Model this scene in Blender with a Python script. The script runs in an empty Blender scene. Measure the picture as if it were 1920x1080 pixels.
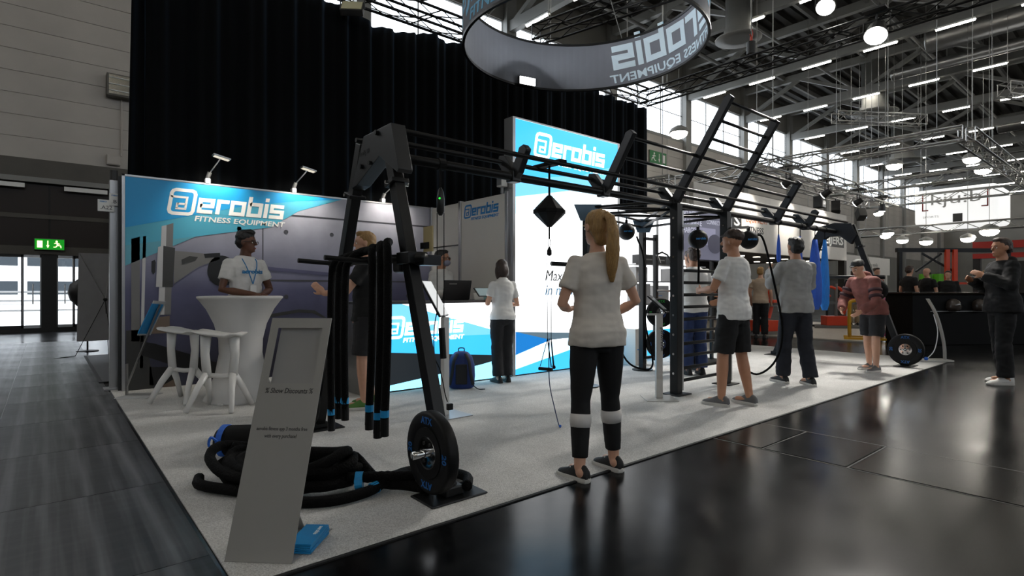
import bpy, bmesh, math, random
from mathutils import Vector, Matrix, noise, Quaternion
random.seed(7)
SC = bpy.context.scene
COL = SC.collection
R = math.radians
# ---------------------------------------------------------------- camera
cam_data = bpy.data.cameras.new('camera')
cam_data.sensor_width = 36.0
cam_data.lens = 36.0 * 1042.7 / 1920.0
cam_data.shift_y = 3.0 / 1920.0
cam_data.clip_end = 400
camera = bpy.data.objects.new('camera', cam_data)
COL.objects.link(camera)
camera.location = (0, 0, 1.20)
camera.rotation_euler = (R(90), 0, R(50.034) - R(90))
SC.camera = camera
# ---------------------------------------------------------------- sky, exposure
world = bpy.data.worlds.new('overcast_sky')
SC.world = world
world.use_nodes = True
bg = world.node_tree.nodes['Background']
bg.inputs[0].default_value = (0.93, 0.96, 1.0, 1)
bg.inputs[1].default_value = 5.2
SC.view_settings.view_transform = 'Standard'
SC.view_settings.look = 'None'
SC.view_settings.exposure = 0.0
SC.view_settings.gamma = 1.0
SC.view_settings.use_curve_mapping = False
CEILING_LAMP = 30.0      # radiance of the hall's fluorescent tubes
LED = 2.4                # radiance of the back-lit booth walls
SPOT_W = 1100.0           # stage lamps on the black truss

# ---------------------------------------------------------------- helpers
def lin(h):
    h = h.lstrip('#')
    o = []
    for i in (0, 2, 4):
        c = int(h[i:i+2], 16) / 255
        o.append(c / 12.92 if c <= .04045 else ((c + .055) / 1.055) ** 2.4)
    return (*o, 1)

MATS = {}
def mat(name, hexc, rough=.5, metal=0., var=0., vscale=6., bump=0., bscale=40., emit=0., spec=.5, stretch=None, coat=0., dark=None, rvar=0.):
    """procedural material: base colour, noise variation, fine relief"""
    if name in MATS: return MATS[name]
    m = bpy.data.materials.new(name); m.use_nodes = True
    nt = m.node_tree; b = nt.nodes['Principled BSDF']
    c = lin(hexc)
    b.inputs['Base Color'].default_value = c
    b.inputs['Roughness'].default_value = rough
    b.inputs['Metallic'].default_value = metal
    b.inputs['Specular IOR Level'].default_value = spec
    b.inputs['Coat Weight'].default_value = coat
    if emit:
        b.inputs['Emission Color'].default_value = c
        b.inputs['Emission Strength'].default_value = emit
        b.inputs['Base Color'].default_value = (c[0]*.3, c[1]*.3, c[2]*.3, 1)
    if var or bump or rvar:
        tc = nt.nodes.new('ShaderNodeTexCoord')
        mp = nt.nodes.new('ShaderNodeMapping')
        if stretch: mp.inputs['Scale'].default_value = stretch
        nt.links.new(tc.outputs['Object'], mp.inputs[0])
    if var or rvar:
        n = nt.nodes.new('ShaderNodeTexNoise'); n.inputs['Scale'].default_value = vscale; n.inputs['Detail'].default_value = 5
        nt.links.new(mp.outputs[0], n.inputs['Vector'])
        r = nt.nodes.new('ShaderNodeValToRGB')
        d = lin(dark) if dark else (c[0]*(1-var), c[1]*(1-var), c[2]*(1-var), 1)
        l = (min(1, c[0]*(1+var*.6)), min(1, c[1]*(1+var*.6)), min(1, c[2]*(1+var*.6)), 1) if not dark else c
        r.color_ramp.elements[0].color = d; r.color_ramp.elements[0].position = .32
        r.color_ramp.elements[1].color = l; r.color_ramp.elements[1].position = .68
        nt.links.new(n.outputs[0], r.inputs[0])
        if var: nt.links.new(r.outputs[0], b.inputs['Base Color'])
        if rvar:
            mr = nt.nodes.new('ShaderNodeMapRange')
            mr.inputs[1].default_value = .3; mr.inputs[2].default_value = .7
            mr.inputs[3].default_value = rough - rvar; mr.inputs[4].default_value = rough + rvar
            nt.links.new(n.outputs[0], mr.inputs[0]); nt.links.new(mr.outputs[0], b.inputs['Roughness'])
    if bump:
        n2 = nt.nodes.new('ShaderNodeTexNoise'); n2.inputs['Scale'].default_value = bscale; n2.inputs['Detail'].default_value = 4
        nt.links.new(mp.outputs[0], n2.inputs['Vector'])
        bp = nt.nodes.new('ShaderNodeBump'); bp.inputs['Strength'].default_value = bump; bp.inputs['Distance'].default_value = .02
        nt.links.new(n2.outputs[0], bp.inputs['Height']); nt.links.new(bp.outputs[0], b.inputs['Normal'])
    MATS[name] = m
    return m

def glass_mat(name, tint='#ffffff', gloss=.08, rough=.02):
    m = bpy.data.materials.new(name); m.use_nodes = True
    nt = m.node_tree; nt.nodes.remove(nt.nodes['Principled BSDF'])
    out = nt.nodes['Material Output']
    t = nt.nodes.new('ShaderNodeBsdfTransparent'); t.inputs[0].default_value = lin(tint)
    g = nt.nodes.new('ShaderNodeBsdfGlossy'); g.inputs['Roughness'].default_value = rough
    x = nt.nodes.new('ShaderNodeMixShader'); x.inputs[0].default_value = gloss
    nt.links.new(t.outputs[0], x.inputs[1]); nt.links.new(g.outputs[0], x.inputs[2]); nt.links.new(x.outputs[0], out.inputs[0])
    MATS[name] = m
    return m

def frame_of(d):
    d = d.normalized()
    a = Vector((0, 0, 1)) if abs(d.z) < .95 else Vector((1, 0, 0))
    u = d.cross(a).normalized(); v = u.cross(d).normalized()
    return u, v

class MB:
    """collects simple shapes; build() links them as ONE mesh object"""
    def __init__(s): s.v = []; s.f = []
    def add(s, vs, fs):
        k = len(s.v); s.v += [Vector(p) for p in vs]; s.f += [tuple(i + k for i in f) for f in fs]; return s
    def box(s, c, sz, rot=None):
        c = Vector(c); h = Vector(sz) / 2
        vs = [Vector((x*h.x, y*h.y, z*h.z)) for x in (-1, 1) for y in (-1, 1) for z in (-1, 1)]
        if rot is not None: vs = [rot @ p for p in vs]
        return s.add([p + c for p in vs], [(0,1,3,2),(4,6,7,5),(0,4,5,1),(2,3,7,6),(0,2,6,4),(1,5,7,3)])
    def bb(s, lo, hi):
        lo = Vector(lo); hi = Vector(hi); return s.box((lo+hi)/2, hi-lo)
    def bar(s, p0, p1, w, h, up=(0,0,1)):
        p0 = Vector(p0); p1 = Vector(p1); d = (p1-p0); L = d.length; d.normalize()
        up = Vector(up); x = d.cross(up)
        if x.length < 1e-4: up = Vector((0,1,0)); x = d.cross(up)
        x.normalize(); z = x.cross(d)
        return s.box((p0+p1)/2, (w, L, h), Matrix((x, d, z)).transposed())
    def cyl(s, p0, p1, r0, r1=None, n=12):
        p0 = Vector(p0); p1 = Vector(p1); r1 = r0 if r1 is None else r1
        u, v = frame_of(p1-p0); vs = []
        for p, r in ((p0, r0), (p1, r1)):
            for i in range(n):
                a = 2*math.pi*i/n; vs.append(p + u*math.cos(a)*r + v*math.sin(a)*r)
        fs = [(i, (i+1) % n, n+(i+1) % n, n+i) for i in range(n)]
        return s.add(vs, fs + [tuple(range(n))[::-1], tuple(range(n, 2*n))])
    def tube(s, pts, r, n=8, closed=False, cap=True):
        pts = [Vector(p) for p in pts]; m = len(pts)
        rs = r if isinstance(r, (list, tuple)) else [r]*m
        vs = []; pu = None
        for i, p in enumerate(pts):
            if closed: t = pts[(i+1) % m] - pts[i-1]
            else: t = pts[min(i+1, m-1)] - pts[max(i-1, 0)]
            t = t.normalized() if t.length > 1e-9 else Vector((0,0,1))
            if pu is None: u, v = frame_of(t)
            else:
                u = pu - t*pu.dot(t)
                u = u.normalized() if u.length > 1e-6 else frame_of(t)[0]
                v = u.cross(t)
            pu = u
            rr = rs[i]; ru, rv = rr if isinstance(rr, (list, tuple)) else (rr, rr)
            for k in range(n):
                a = 2*math.pi*k/n; vs.append(p + u*math.cos(a)*ru + v*math.sin(a)*rv)
        fs = []
        for i in range(m if closed else m-1):
            j = (i+1) % m
            for k in range(n): fs.append((i*n+k, i*n+(k+1) % n, j*n+(k+1) % n, j*n+k))
        if cap and not closed: fs += [tuple(range(n))[::-1], tuple(range((m-1)*n, m*n))]
        return s.add(vs, fs)
    def loft(s, rings, cap=True):
        n = len(rings[0]); m = len(rings); vs = [p for r in rings for p in r]
        fs = [(i*n+k, i*n+(k+1) % n, (i+1)*n+(k+1) % n, (i+1)*n+k) for i in range(m-1) for k in range(n)]
        if cap: fs += [tuple(range(n))[::-1], tuple(range((m-1)*n, m*n))]
        return s.add(vs, fs)
    def ball(s, c, r, n=14, m=9, rot=None):
        c = Vector(c); r = (r, r, r) if not isinstance(r, (tuple, list)) else r
        rings = []
        for j in range(1, m):
            ph = math.pi*j/m; ring = []
            for k in range(n):
                a = 2*math.pi*k/n
                p = Vector((r[0]*math.sin(ph)*math.cos(a), r[1]*math.sin(ph)*math.sin(a), -r[2]*math.cos(ph)))
                ring.append(c + (rot @ p if rot is not None else p))
            rings.append(ring)
        return s.loft(rings)
    def prism(s, poly, o, u, v, t):
        o = Vector(o); u = Vector(u); v = Vector(v); w = u.cross(v).normalized()*t; n = len(poly)
        a = [o + u*p[0] + v*p[1] for p in poly]
        vs = a + [p + w for p in a]
        fs = [tuple(range(n))[::-1], tuple(range(n, 2*n))] + [(i, (i+1) % n, n+(i+1) % n, n+i) for i in range(n)]
        return s.add(vs, fs)
    def lathe(s, prof, c=(0,0,0), n=24, axis=(0,0,1)):
        c = Vector(c); ax = Vector(axis).normalized(); u, v = frame_of(ax) if abs(ax.z) < .95 else (Vector((1,0,0)), Vector((0,1,0)))
        return s.loft([[c + ax*z + u*math.cos(2*math.pi*k/n)*r + v*math.sin(2*math.pi*k/n)*r for k in range(n)] for r, z in prof])
    def mesh(s, name, mt=None, smooth=False, fix=True):
        me = bpy.data.meshes.new(name); me.from_pydata([tuple(p) for p in s.v], [], s.f)
        if fix:
            b = bmesh.new(); b.from_mesh(me); bmesh.ops.recalc_face_normals(b, faces=b.faces); b.to_mesh(me); b.free()
        if mt: me.materials.append(mt)
        if smooth:
            me.polygons.foreach_set('use_smooth', [True]*len(me.polygons))
        return me
    def build(s, name, mt, parent=None, smooth=False, bevel=0., world=False, seg=2):
        if world and parent is not None:
            M = (Matrix.Translation(parent.location) @ parent.rotation_euler.to_matrix().to_4x4()).inverted()
            s.v = [M @ p for p in s.v]
        o = link(name, s.mesh(name, mt, smooth), parent)
        if bevel:
            b = o.modifiers.new('bevel', 'BEVEL'); b.width = bevel; b.segments = seg; b.limit_method = 'ANGLE'; b.angle_limit = R(40)
        if smooth == 'auto' or (smooth and bevel):
            pass
        return o

def link(name, data, parent=None):
    o = bpy.data.objects.new(name, data); COL.objects.link(o)
    if parent is not None: o.parent = parent
    return o
def tag(o, label=None, cat=None, group=None, kind=None):
    if label: o['label'] = label
    if cat: o['category'] = cat
    if group: o['group'] = group
    if kind: o['kind'] = kind
    return o
def thing(name, label, cat, loc=(0,0,0), rz=0., group=None):
    o = link(name, None); o.location = loc; o.rotation_euler = (0, 0, rz); o.empty_display_size = .1
    return tag(o, label, cat, group)
def copy_tree(o, parent=None):
    c = o.copy(); COL.objects.link(c); c.parent = parent
    for ch in o.children: copy_tree(ch, c)
    return c
def flat(s_or_mb, *a, **k): return s_or_mb.build(*a, **k)
def spline(pts, n=6, closed=False):
    """Catmull-Rom points through pts"""
    P = [Vector(p) for p in pts]; m = len(P); out = []
    for i in range(m if closed else m-1):
        p0 = P[(i-1) % m] if closed or i > 0 else P[0]*2 - P[1]
        p1, p2 = P[i], P[(i+1) % m]
        p3 = P[(i+2) % m] if closed or i+2 < m else P[m-1]*2 - P[m-2]
        for k in range(n):
            t = k/n
            out.append(.5*((2*p1) + (p2-p0)*t + (2*p0-5*p1+4*p2-p3)*t*t + (3*p1-p0-3*p2+p3)*t**3))
    if not closed: out.append(P[-1])
    return out

# ------------------------------------------------------------- lettering
def text_mesh(s, bold=0., shear=0., depth=.02, mirror=False, align='LEFT', spacing=1.):
    cu = bpy.data.curves.new('t', 'FONT'); cu.body = s; cu.size = 1; cu.extrude = depth; cu.offset = bold; cu.shear = shear
    cu.align_x = align; cu.resolution_u = 2; cu.space_character = spacing
    o = bpy.data.objects.new('t', cu); COL.objects.link(o)
    dg = bpy.context.evaluated_depsgraph_get(); dg.update()
    me = bpy.data.meshes.new_from_object(o.evaluated_get(dg))
    vs = [v.co.copy() for v in me.vertices]; fs = [tuple(p.vertices) for p in me.polygons]
    bpy.data.objects.remove(o); bpy.data.curves.remove(cu); bpy.data.meshes.remove(me)
    return vs, fs
def plane_map(o, u, v):
    o = Vector(o); u = Vector(u).normalized(); v = Vector(v).normalized(); w = u.cross(v)
    return lambda p: o + u*p.x + v*p.y + w*p.z
def lettering(s, mp, size, mt, parent, width=None, bold=0., shear=0., name='lettering', depth=.0015, align='LEFT', world=True, spacing=1.):
    vs, fs = text_mesh(s, bold, shear, 1., align=align, spacing=spacing)
    sx = size
    if width:
        xs = [p.x for p in vs]; sx = width/(max(xs)-min(xs))
    b = MB(); b.add([mp(Vector((p.x*sx, p.y*size, p.z*depth))) for p in vs], fs)
    return b.build(name, mt, parent, world=world)
def stroke(pl, w, closed=False):
    P = [Vector((p[0], p[1])) for p in pl]; n = len(P); L = []; Rr = []
    for i in range(n):
        if closed: a, b, c = P[i-1], P[i], P[(i+1) % n]
        else: a, b, c = P[max(i-1, 0)], P[i], P[min(i+1, n-1)]
        d1 = (b-a).normalized() if (b-a).length > 1e-6 else (c-b).normalized()
        d2 = (c-b).normalized() if (c-b).length > 1e-6 else d1
        n1 = Vector((-d1.y, d1.x)); n2 = Vector((-d2.y, d2.x)); m = (n1+n2).normalized()
        k = w/2/max(.35, m.dot(n1)); L.append(b+m*k); Rr.append(b-m*k)
    return [(L[i], L[(i+1) % n], Rr[(i+1) % n], Rr[i]) for i in range(n if closed else n-1)]
def rrect(x0, y0, x1, y1, r):
    return [(x0+r,y0),(x1-r,y0),(x1-r*.3,y0+r*.3),(x1,y0+r),(x1,y1-r),(x1-r*.3,y1-r*.3),(x1-r,y1),(x0+r,y1),(x0+r*.3,y1-r*.3),(x0,y1-r),(x0,y0+r),(x0+r*.3,y0+r*.3)]
def logo_quads():
    q = []; x = 0.
    q += stroke(rrect(.1, -.12, 1.42, 1.38, .22), .21, True)
    q += stroke([(.1,.93),(.98,.93)], .13) + stroke([(.98,.995),(.98,.2)], .13) + stroke([(.5,.5),(.98,.5)], .13) + stroke([(.5,.56),(.5,.2)], .13) + stroke([(.435,.2),(1.045,.2)], .13)
    x = 1.64; w = .25
    def put(sts, adv):
        nonlocal q, x
        for st, cl in sts: q += stroke([(a+x, b) for a, b in st], w, cl)
        x += adv
    put([([(.9,.125),(.125,.125),(.125,.875),(.84,.875),(.84,.5),(.125,.5)], False)], 1.08)
    put([([(.125,0),(.125,.875),(.74,.875)], False)], .82)
    put([([(.125,.125),(.125,.875),(.84,.875),(.84,.125)], True)], 1.08)
    put([([(.125,1.38),(.125,.125),(.84,.125),(.84,.875),(.125,.875)], False)], 1.08)
    put([([(.125,0),(.125,1.0)], False), ([(.125,1.13),(.125,1.38)], False)], .37)
    put([([(.92,.875),(.125,.875),(.125,.5),(.84,.5),(.84,.125),(0,.125)], False)], 1.0)
    return q, x
def logo(mp, width, mt, parent, tagline=True, tmat=None, depth=.002, world=True):
    q, W = logo_quads(); k = width/(W+.2); b = MB()
    for quad in q:
        pts = [Vector(((p.x + p.y*.16)*k, p.y*k, 0)) for p in quad]
        b.add([mp(p) for p in pts] + [mp(p + Vector((0,0,depth))) for p in pts], [(3,2,1,0),(4,5,6,7),(0,1,5,4),(1,2,6,5),(2,3,7,6),(3,0,4,7)])
    o = b.build('logo_lettering', mt, parent, world=world)
    if tagline:
        mp2 = lambda p: mp(Vector((p.x + 1.5*k, p.y - .52*k, p.z)))
        lettering('FITNESS EQUIPMENT', mp2, .47*k, tmat or mt, parent, width=(W-1.4)*k, bold=.022, shear=.16, name='tagline_lettering', depth=depth, world=world)
    return o

# ---------------------------------------------------------------- materials
m_floor = mat('polished_dark_floor', '#0b0c0d', .21, var=.25, vscale=.7, bump=.02, bscale=5, rvar=.06, spec=.1)
m_floor2 = mat('scuffed_floor', '#1d1e20', .38, var=.3, vscale=1.1, bump=.02, bscale=7, rvar=.06, spec=.22)
def floor_nodes(m, a1, a2, pale):
    nt = m.node_tree; b = nt.nodes['Principled BSDF']
    tc = nt.nodes.new('ShaderNodeTexCoord')
    # pale worn streaks along and across the hall
    prev = b.inputs['Base Color'].links[0].from_socket
    for sc, amt in (((.3, 9, 1), a1), ((7, .2, 1), a2)):
        mp = nt.nodes.new('ShaderNodeMapping'); mp.inputs['Scale'].default_value = sc
        n = nt.nodes.new('ShaderNodeTexNoise'); n.inputs['Scale'].default_value = 1.6; n.inputs['Detail'].default_value = 3
        r = nt.nodes.new('ShaderNodeValToRGB'); r.color_ramp.elements[0].position = .45; r.color_ramp.elements[1].position = .85
        r.color_ramp.elements[0].color = (0,0,0,1); r.color_ramp.elements[1].color = (amt,)*3 + (1,)
        x = nt.nodes.new('ShaderNodeMix'); x.data_type = 'RGBA'; x.inputs['B'].default_value = lin(pale)
        nt.links.new(tc.outputs['Object'], mp.inputs[0]); nt.links.new(mp.outputs[0], n.inputs['Vector']); nt.links.new(n.outputs[0], r.inputs[0])
        nt.links.new(r.outputs[0], x.inputs['Factor']); nt.links.new(prev, x.inputs['A']); prev = x.outputs['Result']
    nt.links.new(prev, b.inputs['Base Color'])
floor_nodes(m_floor, .07, .07, '#68696b')
floor_nodes(m_floor2, .1, .8, '#7d7e81')
m_seam = mat('dark_joint', '#0a0a0a', .7)
m_siding = mat('grey_siding', '#ada8a1', .6, var=.1, vscale=.8, bump=.04, bscale=6)
m_wallgrey = mat('grey_wall_panels', '#77756f', .7, var=.1, vscale=.5)
m_darkframe = mat('dark_door_metal', '#1d1c1a', .45, metal=.3)
m_brown = mat('dark_brown_panel', '#231a16', .6)
m_lintel = mat('dull_grey_lintel', '#4f4c46', .6, var=.1, vscale=2)
m_alu = mat('brushed_aluminium', '#a9a9a9', .35, metal=.9, var=.06, vscale=3)
m_steelpaint = mat('grey_painted_steel', '#7e7e7b', .5, var=.08, vscale=1)
m_deck = mat('roof_deck', '#33322f', .7, var=.15, vscale=.4)
m_duct = mat('galvanised_duct', '#a3a3a2', .35, metal=.85, var=.1, vscale=1)
m_black = mat('matt_black', '#0c0c0d', .5)
m_blacksteel = mat('black_powder_coat', '#0d0e0f', .42, bump=.02, bscale=300, spec=.3)
m_tubelight = mat('fluorescent_tube', '#fff8ea', emit=CEILING_LAMP)
m_white = mat('white_paint', '#e4e4e2', .5)
m_pane = glass_mat('window_glass', '#f4f7fa', .07)
m_exitgreen = mat('exit_sign_green', '#0f9a1d', emit=.85)
m_exityellow = mat('exit_sign_glow', '#fff6b0', emit=2.2)
m_concrete_out = mat('pale_paving', '#c9c8c4', .8, var=.1, vscale=.3)  # pale concrete colour with slight noise

# ---------------------------------------------------------------- floor
WALL_Y = 20.55
f = MB(); f.bb((-32, -37, -.3), (98, WALL_Y+.3, 0)); floor = tag(f.build('floor', m_floor), 'dark polished hall floor with worn streaks', kind='structure')
# trench covers sunk into the floor: two long joints with cross joints between
def cover(x0, x1, y0, y1):
    g = .012
    b = MB(); b.bb((x0+g, y0+g, 0), (x1-g, y1-g, .004)); b.build('floor_plate', m_floor, floor, bevel=.002, seg=1)
XS = (4.13, 4.92); ys = [2.39, 2.0, 1.42, .5, -.42, -1.34]
b = MB(); b.bb((XS[0]-.006, -6, 0), (XS[0]+.006, 2.4, .0015)); b.bb((XS[1]-.006, -6, 0), (XS[1]+.006, 2.4, .0015)); b.build('joint', m_seam, floor)
for k in range(len(ys)-1):
    cover(XS[0], XS[1], ys[k+1], ys[k])
    b = MB(); b.bb((XS[0], ys[k+1]-.005, 0), (XS[1], ys[k+1]+.005, .0015)); b.build('joint', m_seam, floor)
# scuffed floor plates in the aisle left of the booth
b = MB(); b.bb((0,0,0),(.885,1.245,.004)); pm = b.mesh('floor_plate', m_floor2)
for i in range(6):
    for k in range(13):
        o = link('floor_plate', pm, floor); o.location = (.57-.89*(i+1), .3+1.25*k, 0)

# ---------------------------------------------------------------- back wall of the hall with siding, doors and high windows
b = MB(); b.bb((1.9, WALL_Y, 0), (96, WALL_Y+.25, 4.85)); b.bb((-32, WALL_Y, 0), (-4.2, WALL_Y+.25, 4.85))
wall_back = tag(b.build('wall_back', m_wallgrey), 'grey hall wall with long siding boards and high windows', kind='structure')
z = 4.85; me = None
while z < 10.8:
    b = MB(); b.bb((-32, WALL_Y, 0), (96, WALL_Y+.25, .585)); b.bb((-32, WALL_Y+.03, .58), (96, WALL_Y+.25, .6))
    o = b.build('siding_board', m_siding, wall_back); o.location.z = z; z += .6
z = .3
for k in range(24):
    b = MB(); b.bb((29+k*2.8, WALL_Y-.03, .02), (29+k*2.8+2.77, WALL_Y, 4.82)); b.build('wall_panel', m_wallgrey, wall_back)
b = MB(); b.bb((-32, WALL_Y-.02, 10.72), (96, WALL_Y+.25, 10.9)); b.build('window_sill', m_steelpaint, wall_back)
b = MB(); b.bb((-32, WALL_Y, 14.02), (96, WALL_Y+.25, 16.5)); b.build('upper_wall', m_wallgrey, wall_back)
# posts and window bays
for k in range(-4, 9):
    x0 = 32 + 7.5*k
    b = MB(); b.bb((x0-.3, WALL_Y-.25, 0 if x0 > 28 else 10.8), (x0+.3, WALL_Y+.2, 16.2)); b.build('column', m_steelpaint, wall_back)
    if k == 8: break
    w = tag(link('window_%d' % (k+5), None), 'high hall window bay of white daylight', kind='structure')
    w.location = (x0+.3, WALL_Y, 10.9)
    fr = MB()
    for i in range(4): fr.bb((i*2.3-.025, .07, 0), (i*2.3+.025, .13, 3.12))
    for zz in (0, 1.55, 3.1): fr.bb((0, .08, zz-.02), (6.9, .12, zz+.02))
    fr.build('window_frame', m_steelpaint, w)
    for i in range(3):
        for j in range(2):
            p = MB(); p.bb((i*2.3+.03, .095, j*1.55+.02), (i*2.3+2.27, .105, j*1.55+1.53)); p.build('pane', m_pane, w)
# other walls, out of view, close the hall
b = MB(); b.bb((95, -36, 0), (95.3, WALL_Y, 16.4)); tag(b.build('wall_right', m_wallgrey), 'far grey end wall of the hall', kind='structure')
b = MB(); b.bb((-32.3, -36, 0), (-32, WALL_Y, 16.4)); tag(b.build('wall_left', m_siding), 'grey hall wall behind the viewer', kind='structure')
b = MB(); b.bb((-32, -36.3, 0), (96, -36, 10.9)); b.bb((-32, -36.3, 15.9), (96, -36, 16.5)); tag(b.build('wall_front', m_wallgrey), 'long grey hall wall opposite the windows', kind='structure')

for k in range(17):  # unseen window band, added so daylight brightens surfaces facing the camera
    w = tag(link('window_%d' % (k+20), None), 'unseen window bay added opposite the booth for frontal daylight', kind='structure')
    w.location = (-32+7.5*k, -36.15, 10.9)
    b = MB(); b.bb((0,-.1,0),(.5,.15,5.0)); b.bb((2.9,-.03,0),(2.96,.03,5)); b.bb((5.2,-.03,0),(5.26,.03,5)); b.bb((.5,-.03,2.4),(7.5,.03,2.46)); b.build('window_frame', m_steelpaint, w)
    b = MB(); b.bb((.5,-.01,0),(7.5,0,5)); b.build('pane', m_pane, w)

# entrance: dark framed glass doors under brown transom panels
ent = tag(link('door_1', None), 'dark framed glass entrance doors with brown transom panels', kind='structure')
ent.location = (0, WALL_Y, 0)
b = MB(); b.bb((-4.2, -.1, 4.32), (1.9, .2, 4.85)); b.build('lintel', m_lintel, ent)
b = MB(); b.bb((-4.2, -.12, 4.2), (1.9, 0, 4.34)); b.build('lintel_ledge', m_steelpaint, ent)
for x0, x1 in ((-4.2, -2.1), (-2.05, .05), (.1, 1.75)):
    for z0, z1 in ((3.32, 4.15), (2.42, 3.2)):
        b = MB(); b.bb((x0, .04, z0), (x1, .1, z1)); b.build('transom_panel', m_brown, ent)
b = MB(); b.bb((-4.2, .1, 2.2), (1.9, .16, 4.4)); b.build('transom_backing', m_darkframe, ent)
b = MB(); b.bb((-4.2, .02, 3.2), (1.8, .12, 3.32)); b.build('transom_rail', m_lintel, ent)
b = MB(); b.bb((-4.2, -.02, 2.18), (1.8, .14, 2.42)); b.build('door_header', m_lintel, ent)
b = MB(); b.bb((-.1, -.02, 0), (.24, .14, 2.2)); b.build('door_post', m_darkframe, ent)
b = MB(); b.bb((1.5, -.05, 0), (1.95, .2, 4.3)); b.build('door_post', m_darkframe, ent)
b = MB(); b.bb((-4.2, 0, 0), (1.9, .12, .12)); b.build('door_sill', m_darkframe, ent)
for x0, x1 in ((-2.3, -1.2), (-1.2, -.5), (-.5, -.1), (.24, .62), (.62, 1.5)):
    d = MB()
    d.bb((x0, .02, .1), (x0+.03, .08, 2.2)); d.bb((x1-.03, .02, .1), (x1, .08, 2.2)); d.bb((x0, .02, 2.1), (x1, .08, 2.2)); d.bb((x0, .02, .1), (x1, .08, .2))
    dd = d.build('door_leaf', m_alu if x1-x0 < .6 else m_darkframe, ent)
    p = MB(); p.bb((x0+.03, .045, .2), (x1-.03, .055, 2.1)); p.build('pane', m_pane, dd)
for x in (-.28, .42):
    b = MB(); b.cyl((x, -.05, .8), (x, -.05, 1.35), .015); b.bb((x-.015,-.05,.85),(x+.015,.03,.88)); b.bb((x-.015,-.05,1.28),(x+.015,.03,1.31)); b.build('door_handle', m_alu, ent)
for x in (-.95, .9):
    b = MB(); b.bb((x-.5, -.18, 4.02), (x+.5, -.06, 4.14)); o = b.build('strip_fitting', m_white, ent)

# what lies outside the doors: paving, a railing and a pale building
b = MB(); b.bb((-60, WALL_Y+.3, -.3), (60, 90, -.02)); tag(b.build('ground_outside', m_concrete_out), 'pale paving outside the entrance', kind='structure')
bo = thing('building', 'white building with dark window bands seen through the entrance doors', 'building', (-2, 62, 0))
b = MB(); b.bb((-30, 0, 0), (40, 6, 9)); b.build('wall', m_white, bo)
m_bandg = mat('dark_band_glass', '#3a4147', .2)
for k, z0 in enumerate((.8, 3.2, 5.6)):
    for i in range(14):
        b = MB(); b.bb((-28+i*4.8, -.06, z0), (-28+i*4.8+4.2, .02, z0+1.1)); b.build('window', m_bandg, bo)
ra = thing('railing', 'metal railing standing outside the entrance doors', 'railing', (-2, 30, 0))
for zz in (.35, .75, 1.1):
    b = MB(); b.cyl((-12, 0, zz), (14, 0, zz), .04, n=8); b.build('rail', m_alu, ra)
for i in range(14):
    b = MB(); b.cyl((-12+i*2, 0, 0), (-12+i*2, 0, 1.1), .035, n=8); b.build('post', m_alu, ra)

# exit signs
def exit_sign(name, label, loc, w, h, mirrored=False, lit=True):
    gm, ym = (m_exitgreen, m_exityellow) if lit else (mat('sign_green_matt', '#0d6b34', .5), mat('sign_white_matt', '#d5d8d2', .5))
    t = thing(name, label, 'exit sign', loc)
    b = MB(); b.bb((-w/2-.02, -.03, -h/2-.02), (w/2+.02, .05, h/2+.02)); b.build('housing', m_lintel, t, bevel=.006)
    b = MB(); b.bb((-w/2, -.04, -h/2), (w/2, -.028, h/2)); b.build('face', gm, t)
    s = -1 if mirrored else 1
    b = MB(); b.bb((min(-s*w*.42, -s*w*.24), -.046, -h*.33), (max(-s*w*.42, -s*w*.24), -.04, h*.33)); b.build('door_symbol', ym, t)
    b = MB(); x = -s*w*.06
    b.bb((x-w*.018, -.046, -h*.1), (x+w*.018, -.04, h*.35)); b.prism([(-w*.05,0),(w*.05,0),(0,-h*.3)], (x, -.04, -h*.08), (1,0,0), (0,0,1), .006); b.build('arrow_symbol', ym, t)
    b = MB(); x = s*w*.26
    L = lambda a, c, ww: b.bar((x+s*a[0]*w, -.043, a[1]*h), (x+s*c[0]*w, -.043, c[1]*h), .005, ww*h, up=(0,-1,0) if False else (0,0,1))
    for a, c, ww in (((-.01,.18),(.02,-.1),.13), ((.02,-.08),(.12,-.1),.09), ((.12,-.1),(.13,-.32),.07), ((.0,-.08),(-.05,-.25),.08), ((-.05,-.25),(-.13,-.25),.07), ((-.01,.16),(-.1,.1),.07), ((.0,.16),(.09,.05),.07)): L(a, c, ww)
    b.cyl((x-s*.02*w, -.046, .3*h), (x-s*.02*w, -.04, .3*h), h*.09, n=12); b.build('running_figure_symbol', ym, t)
    return t
exit_sign('exit_sign', 'lit green exit sign above the entrance doors', (.08, 20.46, 2.475), .64, .29)
exit_sign('exit_sign', 'green exit sign high on the hall wall beside the black curtain', (28.9, 20.5, 9.3), 1.7, .75, True, False)
b = MB(); b.bb((.0, 20.5, 2.36), (.16, 20.56, 2.6))
b.build('hanger', m_lintel, bpy.data.objects['exit_sign'], world=True)
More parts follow.
